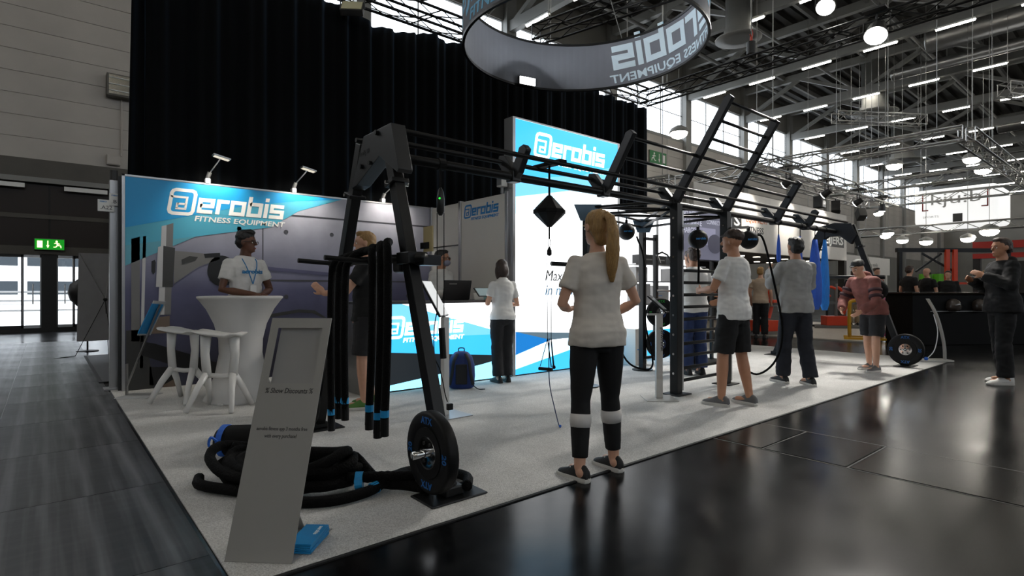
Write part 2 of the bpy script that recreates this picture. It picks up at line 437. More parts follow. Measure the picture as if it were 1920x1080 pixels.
# wall flood lamp with conduit and junction box
t = thing('wall_floodlight', 'boxy grey flood lamp mounted on the siding left of the curtain', 'lamp', (1.75, WALL_Y, 7.28))
b = MB(); b.bb((-.38, -.35, -.33), (.5, -.02, .33)); b.build('housing', mat('lamp_grey', '#5d5a55', .5), t, bevel=.02)
b = MB(); b.bb((-.33, -.37, -.28), (.45, -.345, .28)); b.build('reflector', mat('lamp_reflector', '#8a867c', .2, metal=.9), t)
for k in range(3):
    b = MB(); b.bb((-.33, -.39, -.19+k*.19), (.45, -.36, -.17+k*.19)); b.build('lamp_bar', m_alu, t)
b = MB(); b.cyl((0, -.05, -.33), (0, -.05, -2.05), .025, n=8); b.build('conduit', m_siding, t)
t = thing('junction_box', 'small square junction box above the entrance lintel', 'junction box', (1.55, WALL_Y, 5.08))
b = MB(); b.bb((-.17, -.14, -.15), (.17, 0, .15)); b.build('body', m_siding, t, bevel=.015)
b = MB(); b.bb((-.15, -.155, -.13), (.15, -.14, .13)); b.build('lid', m_siding, t, bevel=.01)

# ---------------------------------------------------------------- roof
def corrug():
    b = MB(); y = -36; vs = []; fs = []; k = 0
    prof = []
    while y < WALL_Y+.3:
        prof += [(y, 16.0), (y+.3, 16.0), (y+.38, 16.18), (y+.62, 16.18)]; y += .7
    for (yy, zz) in prof: vs += [(-32, yy, zz), (96, yy, zz)]
    fs = [(2*i, 2*i+1, 2*i+3, 2*i+2) for i in range(len(prof)-1)]
    b.add(vs, fs)
    b.add([(-33,-37,16.5),(97,-37,16.5),(97,WALL_Y+1,16.5),(-33,WALL_Y+1,16.5)], [(0,1,2,3)])
    return b
ceiling = tag(corrug().build('ceiling', m_deck), 'dark corrugated roof deck on grey steel girders', kind='structure')
lamp_me = None
BX = [-20.5+7.5*k for k in range(16)]
GZ = 13.45
gird_parts = None
for gi, x in enumerate(BX):
    if gird_parts is None:
        b = MB(); b.bb((-.16, -36, GZ), (.16, WALL_Y, GZ+.5)); lower = b.mesh('lower_chord', m_steelpaint)
        b = MB(); b.bb((-.16, -36, 15.5), (.16, WALL_Y, 15.95)); upper = b.mesh('upper_chord', m_steelpaint)
        diag = []
        y = WALL_Y - .3; s = 0
        while y > -34:
            b = MB(); z0, z1 = (GZ+.3, 15.6) if s == 0 else (15.6, GZ+.3)
            b.bar((0, y, z0), (0, y-3.75, z1), .22, .26, up=(1,0,0)); diag.append(b.mesh('brace', m_steelpaint)); y -= 3.75; s ^= 1
        gird_parts = (lower, upper, diag)
    for nm, me in (('lower_chord', lower), ('upper_chord', upper)):
        o = link(nm, me, ceiling); o.location.x = x
    for me in diag:
        o = link('brace', me, ceiling); o.location.x = x
for k in range(22):
    b = MB(); b.bb((-32, -35+k*2.5-.08, 15.7), (96, -35+k*2.5+.08, 16.0)); b.build('purlin', m_steelpaint, ceiling)
# service pipes between the girders
for k, (y, zz, r) in enumerate(((18.2, 15.2, .1), (14.1, 14.9, .07), (9.3, 15.1, .09), (3.6, 15.0, .08), (-3.0, 15.2, .09))):
    b = MB(); b.cyl((-20, y, zz), (94, y, zz), r, n=8); b.build('service_pipe', m_steelpaint, ceiling)

# fluorescent fittings under the girders
b = MB(); b.bb((-.09, -.75, .03), (.09, .75, .1)); hous = b.mesh('housing', m_white)
b = MB(); b.cyl((0, -.72, 0), (0, .72, 0), .045, n=8); tubm = b.mesh('tube', m_tubelight)
for gi, x in enumerate(BX):
    for k in range(16):
        y = 18.5 - 3.0*k
        if -3 < x < 12 and y > 16: continue
        t = thing('ceiling_light', 'fluorescent tube lamp under a grey roof girder', 'ceiling light', (x, y, GZ-.1), 0, 'fluorescent lamps under the roof girders')
        link('housing', hous, t); link('tube', tubm, t)
# round ducts and air outlets
def duct(name, label, x, z, r, y0, y1):
    t = thing(name, label, 'duct', (x, y0, z))
    prof = []; n = int(abs(y1-y0)/.5)
    b = MB(); pts = []; rs = []
    for i in range(n+1):
        yy = (y1-y0)*i/n; pts += [(0, yy, 0), (0, yy+.06, 0)]; rs += [r*1.03, r]
    b.tube(pts, rs, n=20); b.build('pipe', m_duct, t, smooth=True)
    for i in range(0, n, 12):
        b = MB(); yy = (y1-y0)*i/n; b.bb((-.02, yy-.03, r), (.02, yy+.03, 16-z)); b.build('hanger', m_steelpaint, t)
    return t
duct('air_duct', 'large silver round air duct under the roof', 35.8, 14.35, .62, -12, 8.4)
duct('air_duct', 'thinner silver air duct running below the large duct', 37.6, 13.6, .3, -4, 10.5)
duct('air_duct', 'dark silver air duct deeper in the hall near the far girders', 58, 14.2, .6, -20, 9)
def outlet(label, x, y, z, r):
    t = thing('air_outlet', label, 'vent', (x, y, z), 0, 'round drum air outlets under the roof')
    b = MB(); b.lathe([(r*.55, 16-z), (r*.55, .45), (r*.62, .42), (r*.62, .12), (r*.7, .1)], n=20); b.build('drum', m_steelpaint, t, smooth=True)
    b = MB(); b.lathe([(r*.7, .12), (r*1.0, .05), (r*1.0, 0), (r*.5, 0)], n=20); b.build('flange', m_steelpaint, t, smooth=True)

outlet('drum air outlet under the roof above the black truss', 24.0, 12.7, 12.5, 1.0)
outlet('pale drum air outlet hanging between the silver ducts', 40.4, 12.3, 12.4, 1.3)
outlet('far drum air outlet above the silver truss', 57.2, 15.3, 12.4, 1.5)

# ---------------------------------------------------------------- trusses
m_trussblack = mat('black_truss', '#101011', .4, metal=.4)
m_trusssilver = mat('silver_truss', '#b8b8b6', .3, metal=.85)
m_cable = mat('steel_cable', '#8a8a88', .4, metal=.6)
m_lampglow = mat('lamp_glow', '#fffdf6', emit=60.)
m_lampbody = mat('lamp_body', '#232323', .5)
def truss(label, p0, p1, mt, w=.29, step=.5, r=.024, group=None, name='truss', n=6):
    p0 = Vector(p0); p1 = Vector(p1); d = p1-p0; L = d.length; rz = math.atan2(d.y, d.x)
    t = thing(name, label, 'truss', p0, rz, group)
    t.rotation_euler = (0, -math.asin(d.z/L), rz)
    h = w/2
    for a, c in ((-h,-h),(h,-h),(h,h),(-h,h)):
        b = MB(); b.cyl((0, a, c), (L, a, c), r, n=n); b.build('chord', mt, t, smooth=True)
    k = max(2, round(L/step)); st = L/k; b = MB(); rr = r*.48
    for i in range(k):
        x0 = i*st; x1 = x0+st
        if i % 2: x0, x1 = x1, x0
        for a in (-h, h): b.cyl((x0, a, -h), (x1, a, h), rr, n=4)
        for c in (-h, h): b.cyl((x0, -h, c), (x1, h, c), rr, n=4)
    for x in (0, L):
        for a in (-h, h): b.cyl((x, a, -h), (x, a, h), rr, n=4); b.cyl((x, -h, a), (x, h, a), rr, n=4)
    o = b.build('lacing', mt, t); o['kind'] = 'stuff'
    if abs(d.z) < .01:
        for f_ in (.06, .94):
            b = MB(); b.cyl((L*f_, 0, h), (L*f_, 0, 15.98-p0.z), .012, n=5); b.build('hanging_wire', m_cable, t)
    return t
TZ = 5.98
truss('black truss carrying the curtain along the back of the booth', (.9, 8.44, TZ), (11.3, 8.44, TZ), m_trussblack)
truss('black truss running forward from the curtain corner to the stage lamps', (11.5, 8.59, TZ), (11.5, -1.2, TZ), m_trussblack)
truss('black truss above the ring banner running from the curtain truss', (7.6, 8.3, 6.35), (8.6, 3.4, 6.35), m_trussblack)
truss('black truss above the curtain left of the ring banner', (4.85, 8.3, 6.35), (7.6, 3.6, 6.35), m_trussblack)
def stage_lamp(label, x, y, z, aim, power=SPOT_W, size=.17, group=None):
    t = thing('stage_lamp', label, 'stage lamp', (x, y, z), 0, group)
    d = (Vector(aim)-Vector((x, y, z))).normalized()
    b = MB(); b.cyl(-d*.22, d*.02, size*.75, size, n=18); b.build('housing', m_lampbody, t, smooth=False)
    b = MB(); b.cyl(d*.02, d*.03, size*.92, n=18); b.build('lens', m_lampglow, t)
    u, v = frame_of(d)
    b = MB(); s = Vector((d.y, -d.x, 0)).normalized()
    b.tube([s*size*1.1 - d*.1, s*size*1.1 - d*.1 + Vector((0,0,.22)), -s*size*1.1 - d*.1 + Vector((0,0,.22)), -s*size*1.1 - d*.1], .014, n=6)
    b.cyl(-d*.1+Vector((0,0,.22)), -d*.1+Vector((0,0,.36)), .02, n=8); b.build('yoke', m_lampbody, t)
    b = MB(); b.box(-d*.1+Vector((0,0,.36)), (.36,.36,.035)); b.build('clamp_bar', m_lampbody, t)
    if power:
        l = bpy.data.lights.new('beam', 'SPOT'); l.energy = power; l.spot_size = R(75); l.spot_blend = .6; l.shadow_soft_size = size; l.color = (1, .96, .9)
        o = link('beam', l, t); o.location = d*.06; o.rotation_euler = d.to_track_quat('-Z', 'Y').to_euler()
    return t
stage_lamp('glaring stage lamp under the black truss, upper of the two', 11.3, 4.25, 6.55, (6.5, 3.6, .5))
stage_lamp('glaring round stage lamp under the black truss, lower of the two', 11.3, 3.42, 5.72, (7.5, 3.2, .5), size=.19)
# chain hoist with red hook above the truss
t = thing('chain_hoist', 'chain hoist with red hook holding the black truss', 'hoist', (11.5, 5.8, 6.15))
b = MB(); b.cyl((0,0,.05), (0,0,.32), .09, n=12); b.build('motor', m_black, t, bevel=.01)
b = MB(); b.cyl((0,0,.32), (0,0,.42), .03, n=8); b.tube(spline([(0,0,.6),(.05,0,.55),(.05,0,.47),(0,0,.42),(-.05,0,.47)], 4), .016, n=6); b.build('hook', mat('hook_red', '#b8321c', .4), t)
b = MB(); b.cyl((0,0,.55), (0,0,9.6), .012, n=6); b.cyl((.03,0,.32), (.03,0,9.6), .006, n=5); b.build('chain', m_cable, t)
# flood lamp above the curtain
t = thing('flood_lamp', 'square flood lamp hung above the black curtain', 'flood lamp', (3.6, 8.1, 5.5), R(-35))
Rm = Matrix.Rotation(R(-38), 3, 'X')
b = MB(); b.box((0,0,0), (.34,.1,.26), Rm); b.build('housing', m_lampbody, t, bevel=.01)
b = MB(); b.box(Rm @ Vector((0,-.055,0)), (.3,.012,.22), Rm); b.build('lens', mat('lamp_lens', '#c9c4a2', .15), t)
b = MB(); b.tube([(-.18,0,0),(-.18,0,.3),(.18,0,.3),(.18,0,0)], .012, n=6); b.cyl((0,0,.3),(0,.3,.45),.015,n=6); b.build('bracket', m_lampbody, t)

# ---------------------------------------------------------------- ring banner
RC = Vector((5.895, 5.45, 0)); RR = 1.715; RZ0, RZ1 = 4.66, 5.44
m_ring_out = mat('ring_fabric', '#74777f', .8, var=.06, vscale=3)
m_ring_blue = mat('ring_print_blue', '#7cc4ea', .7)
m_ring_pale = mat('ring_print_pale', '#d2e4ee', .7)
t = thing('ring_banner', 'large grey ring banner with pale blue lettering hung above the booth', 'banner', RC)
def cyl_band(r0, r1, z0, z1, n=96):
    b = MB(); rings = []
    for r, z in ((r0, z0), (r1, z0), (r1, z1), (r0, z1)):
        rings.append([Vector((math.cos(2*math.pi*k/n)*r, math.sin(2*math.pi*k/n)*r, z)) for k in range(n)])
    m = n; vs = [p for g in rings for p in g]
    fs = [(i*m+k, i*m+(k+1) % m, ((i+1) % 4)*m+(k+1) % m, ((i+1) % 4)*m+k) for i in range(4) for k in range(m)]
    b.add(vs, fs); return b
cyl_band(RR-.012, RR, RZ0, RZ1).build('fabric', m_ring_out, t, smooth=False)
for z in (RZ0, RZ1): cyl_band(RR-.025, RR+.012, z-.018, z+.018).build('rim_tube', m_blacksteel, t)
def on_ring(rad, a0, z0, sgn):
    return lambda p: Vector((math.cos(a0 + sgn*p.x/RR)*(rad + sgn*0 + p.z), math.sin(a0 + sgn*p.x/RR)*(rad + p.z), z0 + p.y))
# print on the outside; it shows through mirrored on the inside
for a in (R(-72), R(143)):
    mo = on_ring(RR+.002, a, RZ0+.28, 1)
    logo(mo, 3.0, m_ring_blue, t, world=False)
    mi = on_ring(RR-.016, a, RZ0+.28, 1)
    logo(mi, 3.0, m_ring_pale, t, world=False)
for k in range(4):
    a = R(20+90*k); b = MB(); b.cyl((math.cos(a)*RR, math.sin(a)*RR, RZ1), (math.cos(a)*RR*.35, math.sin(a)*RR*.35, 6.25), .006, n=5)
    b.build('hanging_wire', m_cable, t)
aL = math.atan2(.98, .21)
lp = Vector((math.cos(aL), math.sin(aL), 0))
t2 = thing('ring_floodlight', 'small white-hot floodlight at the lower rim of the ring banner', 'flood lamp', RC + lp*(RR-.1) + Vector((0,0,RZ0+.06)), aL-R(90))
b = MB(); b.bb((-.16,.0,-.07),(.16,.06,.07)); b.build('housing', m_lampbody, t2, bevel=.008)
b = MB(); b.bb((-.145,-.012,-.06),(.145,0,.06)); b.build('lens', mat('led_glow', '#ffffff', emit=14.), t2)
l = bpy.data.lights.new('beam', 'AREA'); l.shape = 'RECTANGLE'; l.size = .29; l.size_y = .12; l.energy = 40; l.color = (.95,.97,1)
o = link('beam', l, t2); o.location = (0,-.03,0); o.rotation_euler = Vector((0,-.8,.35)).to_track_quat('-Z','Y').to_euler()

# ---------------------------------------------------------------- booth: carpet, curtain, walls, counter
m_carpet = mat('pale_grey_carpet', '#dcdbd8', .95, var=.12, vscale=2.2, bump=.5, bscale=260, spec=.1)
def carpet_speckle(m):
    nt = m.node_tree; b = nt.nodes['Principled BSDF']; prev = b.inputs['Base Color'].links[0].from_socket
    tc = nt.nodes.new('ShaderNodeTexCoord'); n = nt.nodes.new('ShaderNodeTexNoise'); n.inputs['Scale'].default_value = 170; n.inputs['Detail'].default_value = 3
    r = nt.nodes.new('ShaderNodeValToRGB'); r.color_ramp.elements[0].position = .35; r.color_ramp.elements[1].position = .65
    r.color_ramp.elements[0].color = (.62,.62,.62,1)
    x = nt.nodes.new('ShaderNodeMix'); x.data_type = 'RGBA'; x.blend_type = 'MULTIPLY'; x.inputs['Factor'].default_value = 1
    nt.links.new(tc.outputs['Object'], n.inputs['Vector']); nt.links.new(n.outputs[0], r.inputs[0]); nt.links.new(prev, x.inputs['A']); nt.links.new(r.outputs[0], x.inputs['B']); nt.links.new(x.outputs['Result'], b.inputs['Base Color'])
carpet_speckle(m_carpet)
CX0, CX1, CY0, CY1 = .586, 11.66, 2.415, 8.34
b = MB(); b.bb((CX0, CY0, .001), (CX1, CY1, .009)); tag(b.build('carpet', m_carpet), 'pale grey booth carpet lying on the dark floor', 'carpet')
b = MB(); b.bb((CX0-.008, CY0-.02, 0), (CX1, CY0, .007)); tag(b.build('carpet_edge', m_seam), 'dark tape strip along the front edge of the carpet', 'tape')

m_curtain = mat('black_molton', '#040506', .9, spec=.12)
for k_, v_ in (('Sheen Weight', .25), ('Sheen Roughness', .4), ('Sheen Tint', lin('#8fb2d8'))): m_curtain.node_tree.nodes['Principled BSDF'].inputs[k_].default_value = v_  # blue sheen tint stands in for bluish light falling on the folds
def curtain():
    b = MB(); nx = 420; zs = [0.02, 1.5, 3, 4.2, 5.0, 5.4, 5.6]
    rings = []
    for i in range(nx+1):
        t = i/nx; x = .72 + t*10.6
        y = 8.30 + .05*math.sin(x*14 + 2*math.sin(x*1.7)) + .03*math.sin(x*31 + 1.3)
        top = 5.62 + .02*math.sin(x*9)
        if 1.0 < x < 5.4: top -= .16*abs(math.sin((x-1)*1.45))**3
        col = []
        for j, z in enumerate(zs):
            zz = z*top/5.6; k = .55 + .45*z/5.6
            col.append(Vector((x + (.1*(zz/5.6) if t < .02 else 0), 8.30 + (y-8.30)*k, zz)))
        rings.append(col)
    m = len(zs); vs = [p for c in rings for p in c]
    fs = [(i*m+j, (i+1)*m+j, (i+1)*m+j+1, i*m+j+1) for i in range(nx) for j in range(m-1)]
    b.add(vs, fs); return b
cu = curtain().build('curtain', m_curtain, None, smooth=True)
sm = cu.modifiers.new('thickness', 'SOLIDIFY'); sm.thickness = .006
tag(cu, 'tall black pleated curtain behind the booth walls', 'curtain')

# print colours
p_blue = mat('print_blue', '#1595cf', .45); p_teal = mat('print_teal', '#4aa5be', .45); p_teal2 = mat('print_teal_dull', '#5a9fb0', .5)
p_conc = mat('print_concrete', '#adadb6', .5, var=.22, vscale=1.7)
p_concshade = mat('print_concrete_blue', '#55566a', .5, var=.15, vscale=2)
p_line = mat('print_seam', '#3c3c42', .5); p_white = mat('print_white', '#efeee8', .5)
p_g1 = mat('print_grey_light', '#b9b9b9', .4); p_g2 = mat('print_grey_mid', '#6f6e6c', .4); p_g3 = mat('print_grey_dark', '#333331', .4); p_bk = mat('print_black', '#0f0f10', .4)
p_brown = mat('print_brown', '#6b5c50', .5); p_purple = mat('print_dusk', '#4a4a66', .5)
def print_gradient(m):
    # the printed picture darkens to a dusky blue towards its lower part
    nt = m.node_tree; b = nt.nodes['Principled BSDF']; prev = b.inputs['Base Color'].links[0].from_socket
    tc = nt.nodes.new('ShaderNodeTexCoord'); sx = nt.nodes.new('ShaderNodeSeparateXYZ'); r = nt.nodes.new('ShaderNodeValToRGB')
    mr = nt.nodes.new('ShaderNodeMapRange'); mr.inputs[2].default_value = 2.6
    r.color_ramp.elements[0].color = lin('#4a4a5e'); r.color_ramp.elements[0].position = .1
    r.color_ramp.elements[1].color = lin('#f2f2f4'); r.color_ramp.elements[1].position = .85
    e = r.color_ramp.elements.new(.45); e.color = lin('#7c7da0')
    x = nt.nodes.new('ShaderNodeMix'); x.data_type = 'RGBA'; x.blend_type = 'MULTIPLY'; x.inputs['Factor'].default_value = 1
    nt.links.new(tc.outputs['Object'], sx.inputs[0]); nt.links.new(sx.outputs['Z'], mr.inputs[0]); nt.links.new(mr.outputs[0], r.inputs[0])
    nt.links.new(prev, x.inputs['A']); nt.links.new(r.outputs[0], x.inputs['B']); nt.links.new(x.outputs['Result'], b.inputs['Base Color'])
print_gradient(p_conc)
PY = 7.92; PX0, PX1, PH = .71, 4.86, 2.535
t = thing('wall_panel', 'printed booth wall with blue corner, concrete picture and white logo', 'wall panel', ((PX0+PX1)/2, PY, 0))
PANEL = t
b = MB(); b.bb((PX0, PY, .01), (PX1, PY+.05, PH)); b.build('board', p_conc, t, world=True)
b = MB(); b.bb((PX0-.03, PY-.008, .01), (PX0, PY+.06, PH+.02)); b.bb((PX0-.03, PY-.008, PH), (PX1, PY+.06, PH+.02)); b.build('frame', m_alu, t, world=True)
b = MB(); b.bb((PX0-.06, PY+.06, .01), (PX0+.1, PY+.1, PH)); b.build('side_backing', m_black, t, world=True)
def printed(poly, mt, parent, y, off, name='print'):
    b = MB(); b.prism(poly, (0, y-off, 0), (1,0,0), (0,0,1), .0012 if True else 0)
    # prism grows along u x v = -Y
    return b.build(name, mt, parent, world=True)
o1, o2, o3 = .001, .003, .005
def P(poly, mt, off=o1, name='print'): return printed(poly, mt, PANEL, PY, off, name)
L = PX0+.003
# blue corner
P([(L,PH-.006),(3.35,PH-.006),(2.7,2.44),(2.0,2.3),(L,1.93)], p_blue, o3)
P([(L,1.93),(2.0,2.3),(2.7,2.44),(3.35,PH-.006),(2.72,2.3),(2.35,2.05),(L,1.72)], p_teal, o2)
P([(L,1.72),(1.45,1.87),(L,1.48)], p_teal2, o2)
# concrete joints and tie holes
for z in (2.235, 1.325): P([(1.6,z-.012),(PX1-.01,z-.012),(PX1-.01,z+.012),(1.6,z+.012)], p_line, o1, 'concrete_joint')
P([(2.24,.5),(2.252,.5),(2.252,2.235),(2.24,2.235)], p_line, o1, 'concrete_joint')
for x in (1.95, 2.55, 3.2, 3.85, 4.45):
    for z in (2.0, 1.1):
        P([(x+.03*math.cos(a*math.pi/6), z+.03*math.sin(a*math.pi/6)) for a in range(12)], p_line, o2, 'tie_hole')
# printed gym machine
for poly, mm, of in (
    ([(0.772,1.798),(0.856,1.829),(0.856,0.584),(0.772,0.589)], p_g2, o2), ([(0.888,1.837),(0.92,1.845),(0.888,0.264),(0.856,0.267)], p_g1, o2),
    ([(1.078,1.972),(1.129,1.988),(1.106,0.894),(1.04,0.896)], p_g1, o3), ([(1.129,1.988),(1.202,2.02),(1.173,0.892),(1.106,0.894)], p_g2, o3),
    ([(1.04,1.717),(1.095,1.733),(1.084,1.232),(1.018,1.232)], p_g1, .007), ([(1.095,1.733),(1.219,1.713),(1.196,1.233),(1.084,1.232)], p_g3, .007),
    ([(1.207,1.679),(1.463,1.664),(1.719,1.633),(1.719,1.592),(1.475,1.489),(1.207,1.272)], p_g2, o3), ([(1.287,1.57),(1.375,1.62),(1.469,1.61),(1.439,1.562),(1.293,1.511)], p_g3, .007),
    ([(1.535,1.653),(1.719,1.675),(1.725,1.62),(1.547,1.6)], p_bk, .007),
    ([(0.974,1.54),(1.007,1.561),(1.018,1.529),(1.012,1.413),(0.991,1.38),(0.974,1.418)], p_bk, o2),
    ([(0.72,0.718),(0.899,0.722),(1.018,-0.07),(0.72,-0.034)], p_g3, o2), ([(0.856,0.584),(1.007,0.549),(1.896,0.173),(1.896,-0.051),(0.856,0.425)], p_bk, o3),
    ([(0.953,0.271),(1.213,0.248),(1.213,0.024),(0.953,0.053)], p_bk, o2), ([(1.095,0.037),(1.264,0.131),(1.264,-0.041),(1.095,-0.021)], p_brown, o3),
    ([(0.963,0.854),(1.162,0.88),(1.162,0.67),(0.953,0.668)], p_brown, .007),
    ([(1.993,1.475),(2.296,1.511),(3.225,1.442),(3.225,1.395),(2.296,1.46)], p_purple, o3),
    ([(2.296,0.86),(2.724,0.923),(2.95,0.902),(3.122,0.79),(3.067,0.791),(2.912,0.865),(2.724,0.878),(2.309,0.816)], p_g3, o3)):
    P(poly, mm, of)
c = [(1.744,1.441)][0]
P([(c[0]+.17*math.cos(a*math.pi/12), c[1]+.2*math.sin(a*math.pi/12)) for a in range(24)], p_bk, o3)
logo(plane_map((1.13, PY-.0066, 2.165), (1,0,0), (0,0,1)), 1.42, p_white, t)
lettering('FIT', plane_map((1.93, PY-.0066, .70), (1,0,0), (0,0,1)), .26, p_bk, t, shear=.2, spacing=1.1)
lettering('EL', plane_map((1.93, PY-.0066, .40), (1,0,0), (0,0,1)), .26, p_white, t, shear=.2, spacing=1.1)

# arm spotlights on top of the printed wall
def arm_light(label, x, y, z, group='arm spotlights on the booth wall'):
    t = thing('arm_spotlight', label, 'spotlight', (x, y, z), 0, group)
    b = MB(); b.bb((-.03, -.04, -.03), (.03, .04, .03)); b.build('clamp', m_white, t, bevel=.006)
    b = MB(); b.cyl((0,0,.03), (.02,-.03,.11), .026, n=10); b.build('socket', m_alu, t)
    b = MB(); b.cyl((.02,-.03,.1), (.09,-.28,.25), .008, n=8); b.build('arm', m_alu, t)
    b = MB(); b.box((.095,-.31,.262), (.2,.11,.022), Matrix.Rotation(R(12), 3, 'Y')); b.build('head', m_alu, t, bevel=.006)
    b = MB(); b.box((.095,-.31,.249), (.17,.09,.005), Matrix.Rotation(R(12), 3, 'Y')); b.build('lens', mat('halogen_glow', '#fff4dd', emit=.8), t)
    l = bpy.data.lights.new('beam', 'SPOT'); l.energy = 62; l.spot_size = R(110); l.spot_blend = .8; l.shadow_soft_size = .06; l.color = (1,.94,.84)
    o = link('beam', l, t); o.location = (.095,-.31,.235); o.rotation_euler = Vector((0,.6,-.8)).to_track_quat('-Z','Y').to_euler()
arm_light('arm spotlight clipped above the white logo, nearest the entrance', 1.58, PY+.02, PH+.05)
arm_light('arm spotlight above the printed wall, middle of three', 2.66, PY+.02, PH+.05)
arm_light('arm spotlight on the printed wall seen between the frame legs', 4.02, PY+.02, PH+.05)

# white side wall with aluminium posts
m_wpanel = mat('white_laminate', '#d8d6d0', .4, var=.03, vscale=2)
m_logoblue = mat('logo_blue', '#1d7fc4', .4)
t = thing('side_wall', 'white booth side wall with aluminium posts and small blue logo', 'wall panel', (4.88, 6.9, 0))
SX = 4.88
for y0, y1, z0, z1 in ((7.9, 7.09, 1.9, PH), (7.9, 7.09, .01, 1.885), (7.03, 5.96, .01, PH)):
    b = MB(); b.bb((SX, y1, z0), (SX+.04, y0, z1)); b.build('panel', m_wpanel, t, world=True)
for y in (7.9, 7.06, 5.93):
    b = MB(); b.bb((SX-.02, y-.03, .01), (SX+.05, y+.03, PH+.02)); b.build('post', m_alu, t, world=True, bevel=.006)
b = MB(); b.bb((SX-.012, 7.1, 1.88), (SX, 7.88, 1.893)); b.build('panel_joint', p_g3, t, world=True)
logo(plane_map((SX-.0015, 6.96, 2.30), (0,-1,0), (0,0,1)), .86, m_logoblue, t)
tt = thing('small_speaker', 'small white box speaker fixed to the side of the glowing tower', 'speaker', (4.84, 5.98, 2.62))
b = MB(); b.bb((-.05,-.05,0),(.05,.07,.2)); b.build('body', m_wpanel, tt, bevel=.008)
b = MB(); b.bb((-.055,-.04,.02),(-.05,.06,.18)); b.build('grille', m_alu, tt)
b = MB(); b.bb((-.02,.0,-.09),(.02,.02,0)); b.build('bracket', m_alu, tt)

# ---------------------------------------------------------------- glowing tower
TY = 5.84
e_white = mat('led_white', '#fbfdff', emit=LED); e_pale = mat('led_pale_blue', '#bfe4f8', emit=LED*.8); e_sky = mat('led_sky', '#38b3ee', emit=LED*.62)
e_blue = mat('led_blue', '#0f7ed2', emit=LED*.42); e_mid = mat('led_mid_blue', '#6fc0ec', emit=LED*.62); e_grey = mat('led_grey', '#6e8796', emit=LED*.3); e_dgrey = mat('led_dark_grey', '#2b3238', emit=LED*.2)
e_cyan = mat('led_cyan', '#8fdcfb', emit=LED*.8)
t = thing('light_tower', 'tall glowing advertising tower with white logo on blue', 'light box', (6.05, TY, 0))
TOWER = t
TX0, TX1, TH = 4.95, 7.13, 3.56
b = MB(); b.bb((TX0, TY, .02), (TX1, TY+.16, TH)); b.build('body', m_white, t, world=True)
for x0, x1 in ((TX0-.05, TX0), (TX1, TX1+.05)):
    b = MB(); b.bb((x0, TY-.012, .01), (x1, TY+.18, TH+.02)); b.build('frame_post', m_alu, t, world=True, bevel=.005)
b = MB(); b.bb((TX0, TY-.012, TH), (TX1, TY+.18, TH+.02)); b.build('frame_top', m_alu, t, world=True)
b = MB(); b.bb((TX0, TY-.012, .01), (TX1, TY+.18, .025)); b.build('frame_bottom', m_darkframe, t, world=True)
b = MB(); b.bb((TX0, TY-.004, .025), (TX1, TY, TH)); b.build('face', e_white, t, world=True)
def T(poly, mt, off=.005): 
    b = MB(); b.prism(poly, (0, TY-off, 0), (1,0,0), (0,0,1), .001); return b.build('print', mt, TOWER, world=True)
T([(TX0,TH-.003),(TX1,TH-.003),(TX1,2.93),(5.9,2.66),(TX0,2.48)], e_mid, .006)
T([(TX0,TH-.003),(TX1,TH-.003),(TX1,3.22),(6.3,2.95),(TX0,2.72)], e_sky, .008)
T([(TX0,2.48),(5.9,2.66),(TX1,2.93),(6.5,2.62),(TX0,2.24)], e_pale, .006)
T([(TX0,.025),(TX0,.33),(6.2,.52),(TX1,.66),(TX1,.025)], e_pale, .006)
T([(TX0,.025),(TX0,.10),(6.2,.33),(TX1,.55),(TX1,.025)], e_sky, .008)
T([(TX0,.62),(6.9,.5),(5.6,.47)], e_grey, .010)
T([(TX0,.62),(5.62,.47),(TX0,.30)], e_blue, .012)
logo(plane_map((5.28, TY-.0155, 3.13), (1,0,0), (0,0,1)), 1.55, e_white, t)
m_ink = mat('print_ink', '#2d3136', .5); m_inkb = mat('print_ink_blue', '#5ca6d8', .5)
lettering('Maximum results', plane_map((5.50, TY-.0065, 1.33), (1,0,0), (0,0,1)), .22, m_ink, t, width=1.42, shear=.25)
lettering('in minimal time', plane_map((5.50, TY-.0065, 1.12), (1,0,0), (0,0,1)), .22, m_inkb, t, width=1.32, shear=.25)

# second light wall with product shelves
t = thing('shelf_light_wall', 'glowing white shelf wall right of the advertising tower', 'light box', (8.2, TY, 0))
b = MB(); b.bb((7.19, TY, .02), (9.3, TY+.14, 2.5)); b.build('body', m_white, t, world=True)
b = MB(); b.bb((7.19, TY-.006, .5), (9.3, TY, 2.5)); b.build('face', e_white, t, world=True)
b = MB(); b.bb((7.19, TY-.006, .02), (9.3, TY, .5)); b.build('face', e_sky, t, world=True)
for x in (8.2, 9.33):
    b = MB(); b.bb((x-.03, TY-.02, .01), (x+.03, TY+.16, 2.53)); b.build('post', m_alu, t, world=True)
SHZ = (1.62, 1.34, .965)
for z in SHZ:
    b = MB(); b.bb((7.2, TY-.32, z-.02), (9.25, TY-.01, z)); b.build('shelf', m_alu, t, world=True)
m_boxblk = mat('black_carton', '#17181a', .5); m_boxgrey = mat('grey_carton', '#a9a8a8', .6, var=.06); m_lblblue = mat('carton_blue', '#3f86cc', .5)
def carton(label, x0, x1, z0, z1, mt, lab=None, grp='cartons on the shelf wall', d=.2, y=TY-.05):
    t = thing('carton', label, 'box', ((x0+x1)/2, y-d/2, z0), 0, grp)
    w = x1-x0; h = z1-z0
    b = MB(); b.bb((-w/2,-d/2,0),(w/2,d/2,h)); b.build('body', mt, t, bevel=.004)
    b = MB(); b.bb((-w*.34,-d/2-.002,h*.42),(w*.34,-d/2,h*.56) if lab is None else (-w*.05,-d/2,h*.45)); b.build('label_print', lab or m_alu, t)
